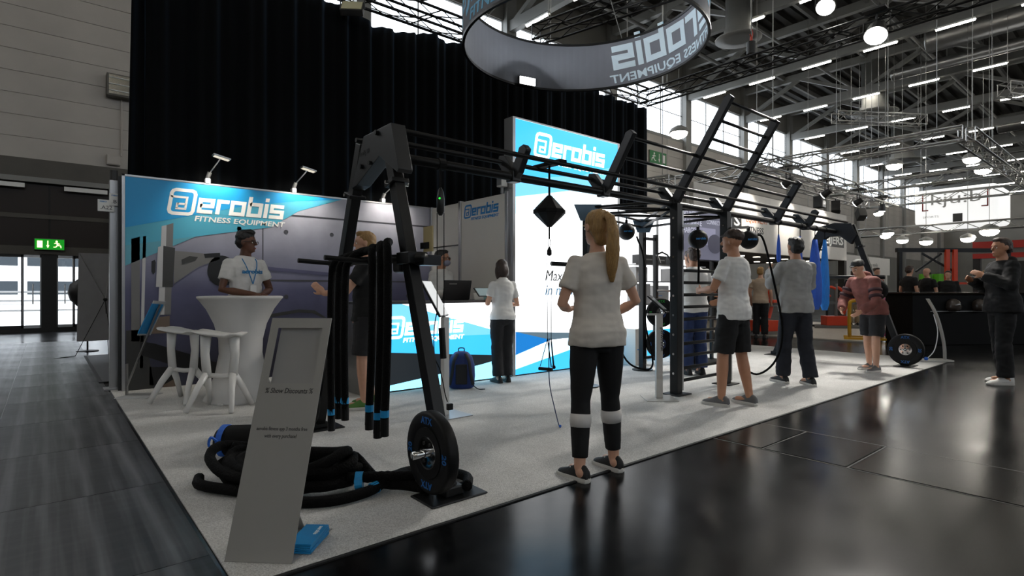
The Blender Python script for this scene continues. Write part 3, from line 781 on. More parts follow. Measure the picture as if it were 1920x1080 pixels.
carton('black carton on the top shelf beside the tower', 7.45, 7.78, SHZ[0], SHZ[0]+.16, m_boxblk)
carton('black carton on the top shelf, middle one', 7.86, 8.12, SHZ[0], SHZ[0]+.15, m_boxblk)
carton('black carton on the top shelf next to the thick post', 8.3, 8.6, SHZ[0], SHZ[0]+.16, m_boxblk)
carton('grey carton on the middle shelf nearest the tower', 7.3, 7.6, SHZ[1], SHZ[1]+.23, m_boxgrey, m_lblblue)
carton('grey carton on the middle shelf behind the thin post', 8.24, 8.55, SHZ[1], SHZ[1]+.22, m_boxgrey, m_lblblue)
carton('tall grey carton on the lowest shelf with blue square', 7.32, 7.68, SHZ[2], SHZ[2]+.33, m_boxgrey, m_lblblue)
carton('grey carton on the lowest shelf behind the weight plates', 7.85, 8.2, SHZ[2], SHZ[2]+.3, m_boxgrey, m_lblblue)
carton('tall white carton standing on the carpet by the shelf wall', 7.06, 7.36, .009, .58, m_wpanel, m_lblblue, None, .3, 5.72)

# ---------------------------------------------------------------- counter
t = thing('counter', 'glowing reception counter with blue shapes and white logo', 'counter', (3.8, TY, 0))
KX0, KX1, KH = 2.73, 4.88, 1.03
b = MB(); b.bb((KX0, TY, .02), (KX1, TY+.55, KH)); b.build('body', m_white, t, world=True)
b = MB(); b.bb((KX0-.03, TY-.03, KH), (KX1, TY+.6, KH+.03)); b.build('worktop', mat('counter_top', '#3a3a3b', .35), t, world=True, bevel=.004)
b = MB(); b.bb((KX0, TY-.004, .025), (KX1, TY, KH)); b.build('face', e_white, t, world=True)
b = MB(); b.bb((KX0-.025, TY-.01, .01), (KX0, TY+.57, KH)); b.build('frame_post', m_alu, t, world=True)
b = MB(); b.bb((KX0, TY-.01, .01), (KX1, TY+.55, .025)); b.build('plinth', m_darkframe, t, world=True)
def K(poly, mt, off=.005):
    b = MB(); b.prism(poly, (0, TY-off, 0), (1,0,0), (0,0,1), .001); return b.build('print', mt, t, world=True)
K([(KX0,KH),(3.2,1.03),(4.72,.62),(KX1,.58),(KX1,.2),(KX0,.2)], e_mid, .006)
K([(KX0,.86),(3.9,.62),(4.72,.60),(KX1,.58),(KX1,.22),(KX0,.45)], e_sky, .008)
K([(KX0,.50),(KX1,.30),(4.35,.22),(KX0,.06)], e_dgrey, .010)
K([(KX0,.025),(KX0,.07),(4.35,.225),(KX1,.30),(KX1,.025)], e_cyan, .008)
logo(plane_map((2.98, TY-.0115, .66), (1,0,0), (0,0,1)), 1.12, e_white, t)
# things on the counter
t = thing('laptop', 'open black laptop on the counter seen from behind', 'laptop', (4.16, 6.12, 1.06))
b = MB(); b.bb((-.21,0,0),(.21,.28,.018)); b.build('keyboard_deck', m_black, t, bevel=.004)
b = MB(); b.box((0,-.03,.135), (.43,.012,.26), Matrix.Rotation(R(12), 3, 'X')); b.build('lid', m_black, t, bevel=.004)
b = MB(); b.box((-.08,-.054,.215), (.12,.002,.014), Matrix.Rotation(R(12), 3, 'X')); b.build('badge', p_g2, t)
t = thing('card_holder', 'small white card holder beside the laptop', 'card holder', (4.5, 6.08, 1.06), R(-10))
b = MB(); b.box((0,0,.045), (.14,.02,.1), Matrix.Rotation(R(-25), 3, 'X')); b.build('card', p_white, t)
b = MB(); b.bb((-.07,-.02,0),(.07,.08,.012)); b.build('base', p_g1, t)
t = thing('price_display', 'pale teal display stand on the counter near the tablet', 'display stand', (4.66, 6.1, 1.06), R(-20))
b = MB(); b.box((0,0,.065), (.12,.008,.14), Matrix.Rotation(R(-20), 3, 'X')); b.build('panel', mat('pale_teal', '#8fb5b3', .2), t)
b = MB(); b.bb((-.06,-.02,0),(.06,.07,.006)); b.build('base', mat('pale_teal', '#8fb5b3'), t)

# ---------------------------------------------------------------- training rig
m_rig = mat('rig_black', '#101112', .4, metal=.1, bump=.015, bscale=400, spec=.35)
m_rigface = mat('rig_plate', '#232528', .35, metal=.2, spec=.4)
m_rubber = mat('black_rubber', '#0a0a0b', .55, bump=.06, bscale=200, spec=.25)
m_chrome = mat('chrome', '#cfcfcf', .12, metal=1.)
m_atxblue = mat('plate_blue', '#155a9c', .5); m_atxgreen = mat('plate_green', '#1f9a35', .5)
m_webbing = mat('black_webbing', '#090909', .8, spec=.2)
RY, RZB = 3.70, 2.18
rig = thing('training_rig', 'long black steel training rig with ladder arms and stall bars', 'training rig', (1.79, RY, 0.009))
def rp(b, name, mt=m_rig, bevel=0., smooth=False, parent=None):
    if parent is not None: 
        pl = rig.location; b.v = [p - pl for p in b.v]; return b.build(name, mt, parent, smooth=smooth, bevel=bevel)
    return b.build(name, mt, rig, smooth=smooth, bevel=bevel, world=True)
def a_frame(X, plateX):
    for s, fy, ty in ((-1, 2.70, 3.45), (1, 4.72, 3.85)):
        b = MB(); b.bar((X, fy, .02), (X, ty, 2.27), .085, .075, up=(1,0,0)); leg = rp(b, 'leg', bevel=.004)
        b = MB(); b.bb((X-.19, fy-.12, .009), (X+.19, fy+.12, .021)); rp(b, 'foot_plate', bevel=.006)
        b = MB(); b.bb((X-.06, fy-.06, .02), (X+.06, fy+.06, .075)); rp(b, 'foot_socket', bevel=.008)
        k = .84; yy = fy+(ty-fy)*k; b = MB(); b.box((X, yy, 2.27*k), (.125, .115, .028), Matrix.Rotation(math.atan2(ty-fy, 2.27)*-1, 3, 'X')); rp(b, 'collar', bevel=.003)
        b = MB(); b.cyl((X-.085, yy, 2.27*k), (X+.085, yy, 2.27*k), .012, n=8); rp(b, 'collar_bolt', m_chrome)
poly = [(3.361,2.298),(3.725,2.293),(3.868,1.948),(3.777,1.962),(3.532,2.11),(3.279,1.959),(3.258,1.98)]
def apex(X, mirror_to=None):
    for xx in (X-.052,):
        b = MB(); b.prism([(p[0] + (-.05 if p[0] < 3.6 else .055 if p[0] > 3.75 else 0), p[1]) for p in poly], (xx, 0, 0), (0,1,0), (0,0,1), .104); rp(b, 'apex_plate', m_rigface, bevel=.003)
    for y, z in ((3.50,2.27),(3.80,2.28),(3.74,2.08),(3.60,2.08)):
        b = MB(); b.cyl((X-.075, y, z), (X+.075, y, z), .017, n=10); rp(b, 'bolt', m_blacksteel)
a_frame(1.79, 0); apex(1.79)
a_frame(10.26, 0)
# rounded apex of the far frame
b = MB(); b.prism([(3.36,2.1),(3.45,2.30),(3.70,2.33),(3.93,2.28),(4.06,2.05),(4.1,1.75),(4.02,1.75),(3.95,1.98),(3.8,2.1),(3.62,2.1),(3.45,1.95)], (10.2, 0, 0), (0,1,0), (0,0,1), .1); rp(b, 'apex_plate', m_rigface, bevel=.01)
# girder: one thick lower tube, two thin upper rails
b = MB(); b.cyl((1.8, RY, RZB), (10.3, RY, RZB), .036, n=16); rp(b, 'main_beam', smooth=True)
for y in (RY-.16, RY+.14):
    b = MB(); b.cyl((1.86, y, 2.33), (10.3, y, 2.33), .021, n=12); rp(b, 'rail', smooth=True)
def armpoly(zt):
    # plate along the sloping arm from the beam to height zt
    y0, z0 = RY+.02, 2.15; k = -.66; yt = RY + k*(zt-RZB); w = .072
    return [(y0+.04,2.15),(yt+w*.85,zt-.03),(yt+w*.6,zt+.015),(yt-w*.2,zt+.03),(yt-w*.75,zt-.01),(y0-.215,2.37),(y0-.12,2.2),(y0-.03,2.13)]
def wing(X, zt):
    b = MB(); b.prism(armpoly(zt), (X-.03, 0, 0), (0,1,0), (0,0,1), .06); rp(b, 'ladder_arm' if zt > 2.5 else 'rail_bracket', m_rigface, bevel=.006)
    b = MB(); b.prism([(RY-.02,2.14),(RY+.06,2.16),(RY+.19,2.33),(RY+.17,2.39),(RY+.09,2.38),(RY-.02,2.24)], (X-.03, 0, 0), (0,1,0), (0,0,1), .06); rp(b, 'rail_bracket', m_rigface, bevel=.006)
    b = MB(); b.box((X, RY, RZB), (.1,.1,.1)); rp(b, 'beam_clamp', m_rig, bevel=.012)
WX = [(3.12, 2.40), (4.30, 2.70), (5.50, 3.22), (6.60, 3.18), (8.0, 2.68), (9.05, 2.40)]
for X, zt in WX: wing(X, zt)
def rung(x0, x1, z):
    y = RY - .66*(z-RZB); b = MB(); b.cyl((x0, y, z), (x1, y, z), .017, n=10); rp(b, 'rung', smooth=True)
for z in (3.19, 3.02, 2.85): rung(5.48, 6.62, z)
for z in (2.67, 2.50):
    rung(4.28, 5.5, z); rung(5.5, 6.6, z); rung(6.6, 8.02, z)
# posts under the girder, stall bars between
for X in (5.5, 6.58):
    b = MB(); b.bb((X-.055, RY-.1, .02), (X+.045, RY+.0, 2.18)); rp(b, 'post', bevel=.004)
    b = MB(); b.bb((X+.05, RY-.09, .05), (X+.085, RY-.04, 2.1)); rp(b, 'rung_strip', m_alu)
    b = MB(); b.bb((X-.13, RY-.17, .009), (X+.13, RY+.07, .022)); rp(b, 'foot_plate', bevel=.006)
    for k in range(9):
        b = MB(); b.cyl((X-.062, RY-.05, .25+k*.22), (X-.05, RY-.05, .25+k*.22), .014, n=8); rp(b, 'bolt', m_chrome)
for k in range(10):
    b = MB(); z = .156+k*.1405; b.cyl((5.56, RY-.06, z), (6.54, RY-.06, z), .019, n=10); rp(b, 'stall_bar', smooth=True)
# cage frame behind the girder
PA, PB, PC, PD = Vector((5.5, RY, 2.12)), Vector((6.58, RY, 2.12)), Vector((6.77, 5.07, 2.12)), Vector((5.1, 4.65, 2.12))
for a, c in ((PA, PD), (PD, PC), (PC, PB), (PA, PC), (PD, PB)):
    for dz in (0, .09):
        b = MB(); b.cyl(a+Vector((0,0,dz)), c+Vector((0,0,dz)), .017, n=10); rp(b, 'frame_tube', smooth=True)
m_platebl = mat('blue_grey_plate', '#5a7184', .4, metal=.3)
for p in (PC, PD):
    d = Vector((.766,-.642,0)); b = MB(); b.prism([(-.17,.12),(.17,.12),(.09,-.08),(-.09,-.08)], p - Vector((.03,.04,0)), d, (0,0,1), .012); rp(b, 'corner_plate', m_platebl, bevel=.003)
for p in (PC, PD):
    b = MB(); b.bb((p.x-.04, p.y-.04, .02), (p.x+.04, p.y+.04, 2.15)); rp(b, 'post', bevel=.004)
    b = MB(); b.cyl((p.x, p.y, .009), (p.x, p.y, .024), .15, n=20); rp(b, 'foot_plate')
b = MB(); b.bb((6.98, 4.98, .14), (7.04, 5.04, 2.02)); rp(b, 'storage_post', bevel=.004)
for z in (.2, 1.95):
    b = MB(); b.bb((6.77, 4.99, z-.02), (7.0, 5.03, z+.02)); rp(b, 'storage_link')
b = MB(); b.tube([(7.0,5.0,1.72),(7.09,4.95,1.76),(7.15,4.9,1.72),(7.19,4.87,1.62)], .014, n=8); b.tube([(7.0,5.0,1.72),(6.93,4.92,1.7),(6.9,4.85,1.58)], .014, n=8); rp(b, 'dip_handle')
b = MB(); b.cyl((7.0,4.98,1.18), (7.28,4.8,1.18), .016, n=8); rp(b, 'storage_peg', m_alu)
b = MB(); b.cyl((5.1,4.65,1.50), (4.47,4.62,1.50), .026, n=12); rp(b, 'grip_arm', m_rubber, smooth=True)
b = MB(); b.tube(spline([(4.72,4.62,1.47),(4.72,4.6,1.38),(4.76,4.6,1.34),(4.9,4.6,1.36)], 4), .008, n=6); rp(b, 'grip_hook', m_rig)
# cross bars of the end frames
for X in (1.79, 10.26):
    b = MB(); b.cyl((X, 2.98, 1.40), (X, 4.40, 1.42), .03, n=12); rp(b, 'cross_bar', smooth=True)
    b = MB(); b.box((X, 3.13, 1.40), (.14,.16,.075)); rp(b, 'bracket', bevel=.006)
    b = MB(); b.box((X, 4.25, 1.42), (.14,.16,.075)); rp(b, 'bracket', bevel=.006)
b = MB(); b.box((1.85, 3.04, 1.385), (.13,.12,.065)); rp(b, 'side_bracket', m_rigface, bevel=.004)
for y in (4.24, 3.72):
    b = MB(); b.cyl((1.79, y, 1.40), (1.46, y+.02, 1.42), .018, n=10); rp(b, 'rope_peg', m_rubber)
b = MB(); b.box((1.86, 3.36, 1.36), (.12,.12,.09)); rp(b, 'clamp_knob', m_rig, bevel=.02)
# phone holder with pale card
h = MB(); h.bb((1.845, 3.02, 1.46), (1.875, 3.12, 1.50)); rp(h, 'phone_holder', m_rig)
h = MB(); h.bb((1.85, 2.985, 1.44), (1.86, 3.09, 1.60)); rp(h, 'card', mat('beige_card', '#a8986b', .6))
lettering('VersaRig 360', plane_map((1.737, 3.79, 2.16), (0,-1,0), (0,0,1)), .05, m_black, rig, width=.16)

# ---------------------------------------------------------------- bumper plates
def bumper(label, c, axis, r=.232, col=m_atxblue, word='ATX', group='bumper plates on the rig', kg='20', flip=False):
    ax = Vector(axis).normalized(); t = thing('bumper_plate', label, 'weight plate', c, 0, group)
    b = MB(); b.lathe([(r*.62,-.03),(r*.66,-.034),(r*.92,-.036),(r*.985,-.03),(r,-.02),(r,.02),(r*.985,.03),(r*.92,.036),(r*.66,.034),(r*.62,.03)], n=40, axis=ax); b.build('disc', m_rubber, t, smooth=True)
    b = MB(); b.lathe([(.025,.03),(r*.36,.03),(r*.4,.036),(r*.62,.0365),(r*.62,-.0365),(r*.4,-.036),(r*.36,-.03),(.025,-.03)], n=32, axis=ax); b.build('web', m_rubber, t)
    b = MB(); b.lathe([(.026,.038),(r*.36,.034),(r*.37,.03),(.026,.03)], n=24, axis=ax); b.build('hub', m_chrome, t)
    u, v = frame_of(ax)
    for k in range(6):
        a = k*math.pi/3; p = u*math.cos(a)*r*.25 + v*math.sin(a)*r*.25; b = MB(); b.cyl(p+ax*.034, p+ax*.04, .01, n=8); b.build('bolt', m_black, t)
    b = MB(); b.cyl(ax*-.05, ax*.125, .022, n=14); b.build('peg', m_chrome, t, smooth=True)
    up = Vector((0,0,1)); s = up.cross(ax).normalized()
    for wd, a in ((word, 0), (word, math.pi), (kg, -math.pi/2), (kg, math.pi/2)):
        ra = up*math.cos(a) + s*math.sin(a); ta = ax.cross(ra)*-1
        ta = ra.cross(ax)
        lettering(wd, plane_map(ax*.0366 + ra*r*.70, ta, ra), r*.24, col, t, bold=.02, align='CENTER', world=False, depth=.0012)
    return t
bumper('bumper plate with blue letters on the front foot of the rig', (1.675, 2.705, .281), (-1,0,0))
bumper('bumper plate on the far leg behind the discount sign', (1.69, 4.72, .281), (-1,0,0))
bumper('bumper plate with green letters hung on the storage post', (6.95, 4.88, .86), (-.55,-.84,0), col=m_atxgreen, r=.215, kg='10')
bumper('lower bumper plate on the storage post below the green one', (6.97, 4.9, .40), (-.55,-.84,0), r=.215)
bumper('bumper plate at the far end of the rig by the carpet corner', (10.12, 2.66, .281), (-1,0,0), r=.24)

# ---------------------------------------------------------------- ropes
m_rope = mat('black_braided_rope', '#060606', .85, bump=.6, bscale=90, spec=.15)
m_tape = mat('blue_tape', '#1689c2', .4)
for i, (yl, zl, yr, zr, lab) in enumerate(((4.115, .16, 3.434, .30, 'battle rope draped over the rig bar, hanging outermost with low blue band'), (3.976, .275, 3.311, .27, 'battle rope draped over the rig bar, middle of three'), (3.861, .285, 3.216, .30, 'battle rope draped over the rig bar, closest to the front leg'))):
    t = thing('battle_rope', lab, 'rope', (1.68, 3.7, 1.4), 0, 'battle ropes on the rig bar')
    x = 1.66 - .0*i; zt = 1.445 + .012*i
    pts = [(x, yl, zl), (x-.01, yl-.01, .8), (x+.005, yl+.005, 1.28), (x+.02, yl-.015, 1.40), (1.73, yl-.08, zt), (1.76, (yl+yr)/2+.1, zt+.015), (1.74, yr+.14, zt+.04), (1.69, yr+.06, zt+.03), (1.665, yr, 1.37), (x, yr-.005, .9), (x-.015, yr+.01, zr)]
    sp = spline(pts, 7); b = MB(); b.tube(sp, .0265, n=10); b.build('rope', m_rope, t, smooth=True, world=True)
    for (yy, zz) in ((yl, zl), (yr+.008, zr)):
        b = MB(); b.cyl((x-.012 if yy != yl else x-.001, yy, zz+.09), (x-.012 if yy != yl else x-.001, yy, zz+.135), .0285, n=12); b.build('tape_band', m_tape, t, world=True)
        b = MB(); b.cyl((x-.014 if yy != yl else x, yy, zz-.03), (x-.013 if yy != yl else x, yy, zz+.08), .0275, n=12); b.build('rubber_sleeve', m_rubber, t, world=True)
# coil on the carpet
t = thing('rope_coil', 'thick black battle rope coiled on the carpet', 'rope', (1.15, 3.45, .01))
pts = []; rnd = random.Random(3); N = 9
for k in range(N*10):
    a = 2*math.pi*k/10 + 1.1; lap = k/10
    rx = .40 - .03*math.sin(lap*1.9) - .035*(lap % 3); ry = .33 + .03*math.cos(lap*1.3) - .035*(lap % 3)
    cx = 1.15 + .05*math.sin(lap*.8); cy = 3.5 + .04*math.cos(lap*1.1)
    ca, sa = math.cos(R(-52)), math.sin(R(-52))
    ex, ey = rx*1.15*math.cos(a), ry*.8*math.sin(a)
    pts.append((cx + ex*ca - ey*sa, cy + ex*sa + ey*ca, .04 + .03*int(lap/2.2) + .022*rnd.random() + (.09*max(0, math.sin(a*.5+lap))**6)))
pts += [(1.52,3.05,.06),(1.62,2.92,.05),(1.72,2.78,.04)]
b = MB(); b.tube(spline(pts, 4), .031, n=9); b.build('rope', m_rope, t, smooth=True, world=True)
b = MB(); b.tube(spline([(.72,3.85,.045),(.70,3.68,.05),(.86,3.42,.045),(1.02,3.12,.04),(1.2,2.98,.04),(1.42,2.97,.045),(1.58,3.02,.07),(1.78,3.12,.05),(1.95,3.0,.04),(1.98,2.8,.05),(1.86,2.62,.07)], 6), .031, n=9); b.build('rope', m_rope, t, smooth=True, world=True)
b = MB(); b.tube(spline([(.95,3.9,.2),(.90,3.86,.13),(.93,3.72,.06)], 5), .03, n=9); b.build('rope', m_rope, t, smooth=True, world=True)
for c, d in (((1.46,2.985,.05), (1,.05,.1)), ((1.40,3.06,.07), (.8,-.55,.1))):
    c = Vector(c); d = Vector(d).normalized(); b = MB(); b.cyl(c-d*.022, c+d*.022, .0345, n=14); b.build('tape_band', m_tape, t, world=True)
t = thing('rope_sleeve', 'ribbed rope end with blue band lying across the coil', 'rope', (1.5, 3.05, .05))
b = MB(); pr_ = []; 
for k in range(26): pr_.append(.029 if k % 2 else .033)
b.tube([(1.36+.0155*k, 3.12-.011*k, .095+.0002*k) for k in range(26)], pr_, n=10); b.build('rope', m_rope, t, smooth=True, world=True)
b = MB(); b.cyl((1.395,3.095,.095),(1.43,3.07,.095), .0345, n=14); b.build('tape_band', m_tape, t, world=True)
# power bag behind the sign
t = thing('power_bag', 'black training bag with blue straps lying behind the discount sign', 'training bag', (1.17, 4.22, .12), R(-40))
b = MB(); b.lathe([(.03,-.3),(.08,-.29),(.105,-.25),(.11,-.1),(.112,0),(.11,.1),(.105,.25),(.08,.29),(.03,.3)], axis=(1,0,0), n=20); b.build('body', m_webbing, t, smooth=True)
m_bagblue = mat('strap_blue', '#1e5fc0', .6)
for x in (-.24, .24):
    b = MB(); b.lathe([(.108,x-.02),(.1125,x-.018),(.1125,x+.018),(.108,x+.02)], axis=(1,0,0), n=20); b.build('strap', m_bagblue, t)
    b = MB(); b.tube(spline([(x,-.11,.02),(x*1.1,-.15,.06),(x*1.15,-.15,.0),(x,-.112,-.03)], 4), .009, n=6); b.build('handle', m_bagblue, t)

# ---------------------------------------------------------------- hanging trainers
def strap_up(b, x, y, z0, z1, w=.012): b.bar((x, y, z0), (x, y, z1), w, .004)
t = thing('pulley_trainer', 'small pulley with green light and twin cords hanging from the beam', 'pulley', (2.37, RY, 2.18))
b = MB(); b.cyl((-.03,0,0),(.03,0,0),.048,n=14); b.build('beam_loop', m_webbing, t)
b = MB(); b.bar((0,0,-.03),(0,0,-.2), .02, .006); b.build('strap', m_webbing, t)
b = MB(); b.lathe([(.012,-.4),(.03,-.37),(.032,-.27),(.022,-.21),(.008,-.18)], n=12); b.build('housing', m_black, t, smooth=True)
b = MB(); b.ball((-.024,-.024,-.27), .007, 8, 6); b.build('status_light', mat('green_led', '#20ff30', emit=4.), t)
d = Vector((.766,-.642,0))
for s in (-1, 1):
    b = MB(); b.cyl(d*.027*s + Vector((0,0,-.38)), d*.027*s + Vector((0,0,-1.18)), .0035, n=5); b.build('cord', m_webbing, t)
b = MB(); b.tube(spline([(-.02,.02,-1.15),(-.04,.03,-1.3),(-.035,.03,-1.5),(.0,.0,-1.62),(.03,-.02,-1.8),(.045,-.03,-1.86)], 5), .004, n=6); b.build('tether', m_webbing, t)
b = MB(); b.cyl((.01,0,-1.28),(.02,-.01,-1.52),.026,n=10); b.build('grip', m_rubber, t)
b = MB(); b.box((.06,-.04,-1.9),(.05,.03,.05)); b.build('end_block', m_rubber, t, bevel=.006)

t = thing('cone_trainer', 'black double-cone pulley trainer hanging before the glowing tower', 'pulley trainer', (3.549, RY, 2.35))
b = MB(); b.box((0,0,0), (.09,.37,.035)); b.build('beam_saddle', m_webbing, t, bevel=.008)
b = MB(); b.bar((0,0,0),(0,0,-.30), .022, .006); b.build('strap', m_webbing, t)
b = MB(); b.lathe([(.02,-.575),(.125,-.475),(.142,-.455),(.142,-.415),(.125,-.395),(.02,-.285)], n=10); b.build('body', m_rubber, t)
b = MB(); b.lathe([(.144,-.455),(.15,-.45),(.15,-.42),(.144,-.415)], n=10); b.build('belt', m_webbing, t)
b = MB(); b.bar((0,0,-.57),(0,0,-.68), .016, .005); b.build('strap', m_webbing, t)
b = MB(); b.tube(spline([(0,0,-.68),(.012,0,-.7),(.012,0,-.74),(0,0,-.76),(-.012,0,-.74),(-.012,0,-.7)], 3, True), .0035, n=6, closed=True); b.build('carabiner', m_chrome, t)
b = MB(); b.lathe([(.008,-.76),(.022,-.79),(.024,-.82),(.01,-.84)], n=12); b.build('pulley', m_rubber, t)
for s in (-1, 1):
    q = d*.02*s
    b = MB(); b.cyl(q+Vector((0,0,-.8)), q+Vector((0,0,-1.22)), .0028, n=5); b.build('cord', m_cable, t)
    b = MB(); b.bar(q+Vector((0,0,-1.2)), q*.8+Vector((0,0,-1.62)), .013, .005); b.build('strap', m_webbing, t)
    b = MB(); b.bar(q*.8+Vector((0,0,-1.6)), q*3.2+Vector((0,.03,-1.86)), .011, .004); b.bar(q*.8+Vector((0,0,-1.6)), q*.5+Vector((0,-.04,-1.86)), .011, .004); b.build('handle_strap', m_webbing, t)
    b = MB(); b.cyl(q*3.4+Vector((0,.04,-1.87+.01*s)), q*.4+Vector((0,-.05,-1.87+.01*s)), .016, n=10); b.build('handle', m_rubber, t)
b = MB(); b.tube(spline([(0,0,-1.6),(-.005,0,-1.88),(.0,-.01,-2.05),(-.03,-.1,-2.22),(-.12,-.24,-2.32),(-.165,-.305,-2.335)], 6), .0045, n=6); b.build('tail_cord', mat('navy_cord', '#1d2f55', .7), t)
b = MB(); b.ball((-.165,-.305,-2.322), .012, 8, 6); b.build('cord_stopper', m_bagblue, t)

def ball_trainer(label, c, r, zt, tails, bracket=None):
    t = thing('ball_trainer', label, 'ball trainer', c, 0, 'black ball trainers on the rig')
    b = MB(); b.ball((0,0,0), r, 24, 14); b.build('ball', m_rubber, t, smooth=True)
    v = Vector((-.642,-.766,0)); u = Vector((.766,-.642,0))
    lettering('aerobis', plane_map(v*(r*.99)+Vector((0,0,-.012)), u, (0,0,1)), r*.34, m_logoblue, t, align='CENTER', world=False, bold=.02)
    b = MB(); b.cyl((0,0,r*.9),(0,0,r+.05), .018, n=8); b.build('neck', m_rubber, t)
    if bracket is None:
        b = MB(); b.tube(spline([(0,0,r+.05),(.014,0,r+.075),(0,0,r+.1),(-.014,0,r+.075)], 3, True), .004, n=6, closed=True); b.build('carabiner', m_chrome, t)
        b = MB(); b.cyl((0,0,r+.1),(0,0,zt-c[2]), .006, n=6); b.build('hanger', m_webbing, t)
    else:
        b = MB(); b.bar((0,0,r+.045), bracket, .04, .03); b.build('bracket', m_alu, t)
    for k, tl in enumerate(tails):
        b = MB(); b.tube(spline(tl, 6), .013, n=8); b.build('rope', m_rope, t, smooth=True)
ball_trainer('round black ball trainer hung in the cage before the shelf wall', (6.08, 4.82, 1.99), .115, 2.12, [[(-.09,.07,-.01),(-.17,.13,-.15),(-.2,.16,-.5),(-.2,.16,-1.0),(.0,.05,-1.7),(.2,-.1,-1.88),(.32,-.2,-1.8),(.25,-.12,-1.2),(.2,-.14,-.4),(.12,-.08,-.06)]])
ball_trainer('round black ball trainer on the post beside the stall bars', (5.70, 3.50, 1.775), .11, 2.1, [[(0,0,-.1),(0,-.01,-.3),(.01,0,-.5)]], (-.15,.12,.15))
ball_trainer('round black ball trainer with long rope loop over the shorts man', (6.72, 3.42, 1.82), .115, 2.1, [[(.06,-.05,.06),(.16,-.1,.02),(.25,-.17,-.4),(.36,-.25,-1.1),(.3,-.2,-1.5),(.1,-.05,-1.68),(-.08,.08,-1.5),(-.1,.1,-1.1),(-.03,.02,-.3)]], (-.1,.18,.15))
# aerial slings
m_sling = mat('blue_sling', '#2559c4', .6, var=.2, vscale=9, stretch=(30,30,1))
m_sling2 = mat('bright_blue_sling', '#1d7fd6', .6, var=.2, vscale=9, stretch=(30,30,1))
def sling(label, x, zt, zb, w, mt):
    t = thing('sling', label, 'sling', (x, RY, RZB), 0, 'blue slings at the far end of the rig')
    b = MB(); b.cyl((-.02,0,0),(.02,0,0),.045,n=12); b.bar((0,0,-.03),(0,0,zt-RZB), .02, .006); b.build('strap', m_webbing, t)
    u = Vector((.766,-.642,0)); v = Vector((.642,.766,0)); rings = []
    for k in range(12):
        f_ = k/11; z = zt-RZB + (zb-zt)*f_; ww = w*(.35 + .65*math.sin(min(1, f_*1.25)*math.pi/2)) * (1 if f_ < .92 else .6)
        rings.append([u*math.cos(a)*ww*(1+.12*math.sin(4*a+f_*5)) + v*math.sin(a)*ww*.45*(1+.2*math.sin(3*a)) + Vector((0,0,z)) for a in [2*math.pi*i/20 for i in range(20)]])
    b = MB(); b.loft(rings); b.build('cloth', mt, t, smooth=True)
sling('wide blue sling hanging at the far end of the rig', 9.416, 2.0, .88, .105, m_sling)
sling('narrow bright blue sling next to the far frame', 9.80, 2.02, .86, .075, m_sling2)
sling('thin blue sling above the grey sweater man', 8.87, 2.02, 1.45, .035, m_sling)
sling('short blue sling behind the grey sweater man', 8.15, 2.0, 1.6, .03, m_sling)

# ---------------------------------------------------------------- free-standing things
m_signmetal = mat('sign_silver', '#93918d', .45, metal=.15, var=.04, vscale=2)
m_signback = mat('sign_insert', '#8d8b89', .5)
m_inkdark = mat('sign_ink', '#1f2022', .5)
B0 = Vector((.707, 2.567, .010)); U = Vector((.715,-.699,0)); BK = Vector((.764,.645,0))*.354; TOPZ = 1.048
N_up = (BK + Vector((0,0,TOPZ))); LEN = N_up.length; V = N_up.normalized()
t = thing('discount_sign', 'slanted silver floor sign with discount text and sunken window', 'sign', B0)
W = .305; nrm = U.cross(V)   # towards the viewer
mpn = lambda off: plane_map(B0 + nrm*off, U, V)
def sp(x0, x1, y0, y1, z0, z1, name, mt, bevel=0.):
    b = MB(); f_ = plane_map(B0, U, V); vs = []
    b.bb((x0,y0,z0),(x1,y1,z1)); b.v = [f_(p) for p in b.v]; return b.build(name, mt, t, world=True, bevel=bevel)
wy0, wy1, wx0, wx1 = LEN-.325, LEN-.05, -W/2+.04, W/2-.04
for a in ((-W/2, W/2, 0, wy0), (-W/2, W/2, wy1, LEN), (-W/2, wx0, wy0, wy1), (wx1, W/2, wy0, wy1)):
    sp(*a, -.004, 0, 'front_panel', m_signmetal)
sp(wx0-.005, wx1+.005, wy0-.0, wy1+.01, -.045, -.04, 'window_insert', m_signback)
b = MB(); b.prism([(-W/2,0),(W/2,0),(W/2,.36),(-W/2,.36)], B0, U, (.764,.645,0), .004); b.build('base_plate', m_signmetal, t, world=True)
b = MB(); q = B0 + Vector((.764,.645,0))*.34; b.bar(q + Vector((0,0,.004)), B0 + V*LEN*.36 - nrm*.006, .05, .005, up=(.7,.6,.3)); b.build('back_strut', m_signmetal, t, world=True)
lettering('% Show Discounts %', plane_map(B0 + V*(LEN-.372) + nrm*.0005, U, V), .036, m_inkdark, t, width=.235, align='CENTER', bold=.008, shear=.15, depth=.0005)
lettering('aerobis fitness app 3 months free', plane_map(B0 + V*(LEN-.545) + nrm*.0005, U, V), .024, m_inkdark, t, width=.245, align='CENTER', bold=.006, depth=.0005)
lettering('with every purchase!', plane_map(B0 + V*(LEN-.578) + nrm*.0005, U, V), .024, m_inkdark, t, width=.155, align='CENTER', bold=.006, depth=.0005)
m_broch = mat('brochure_blue', '#1a84c0', .35); 
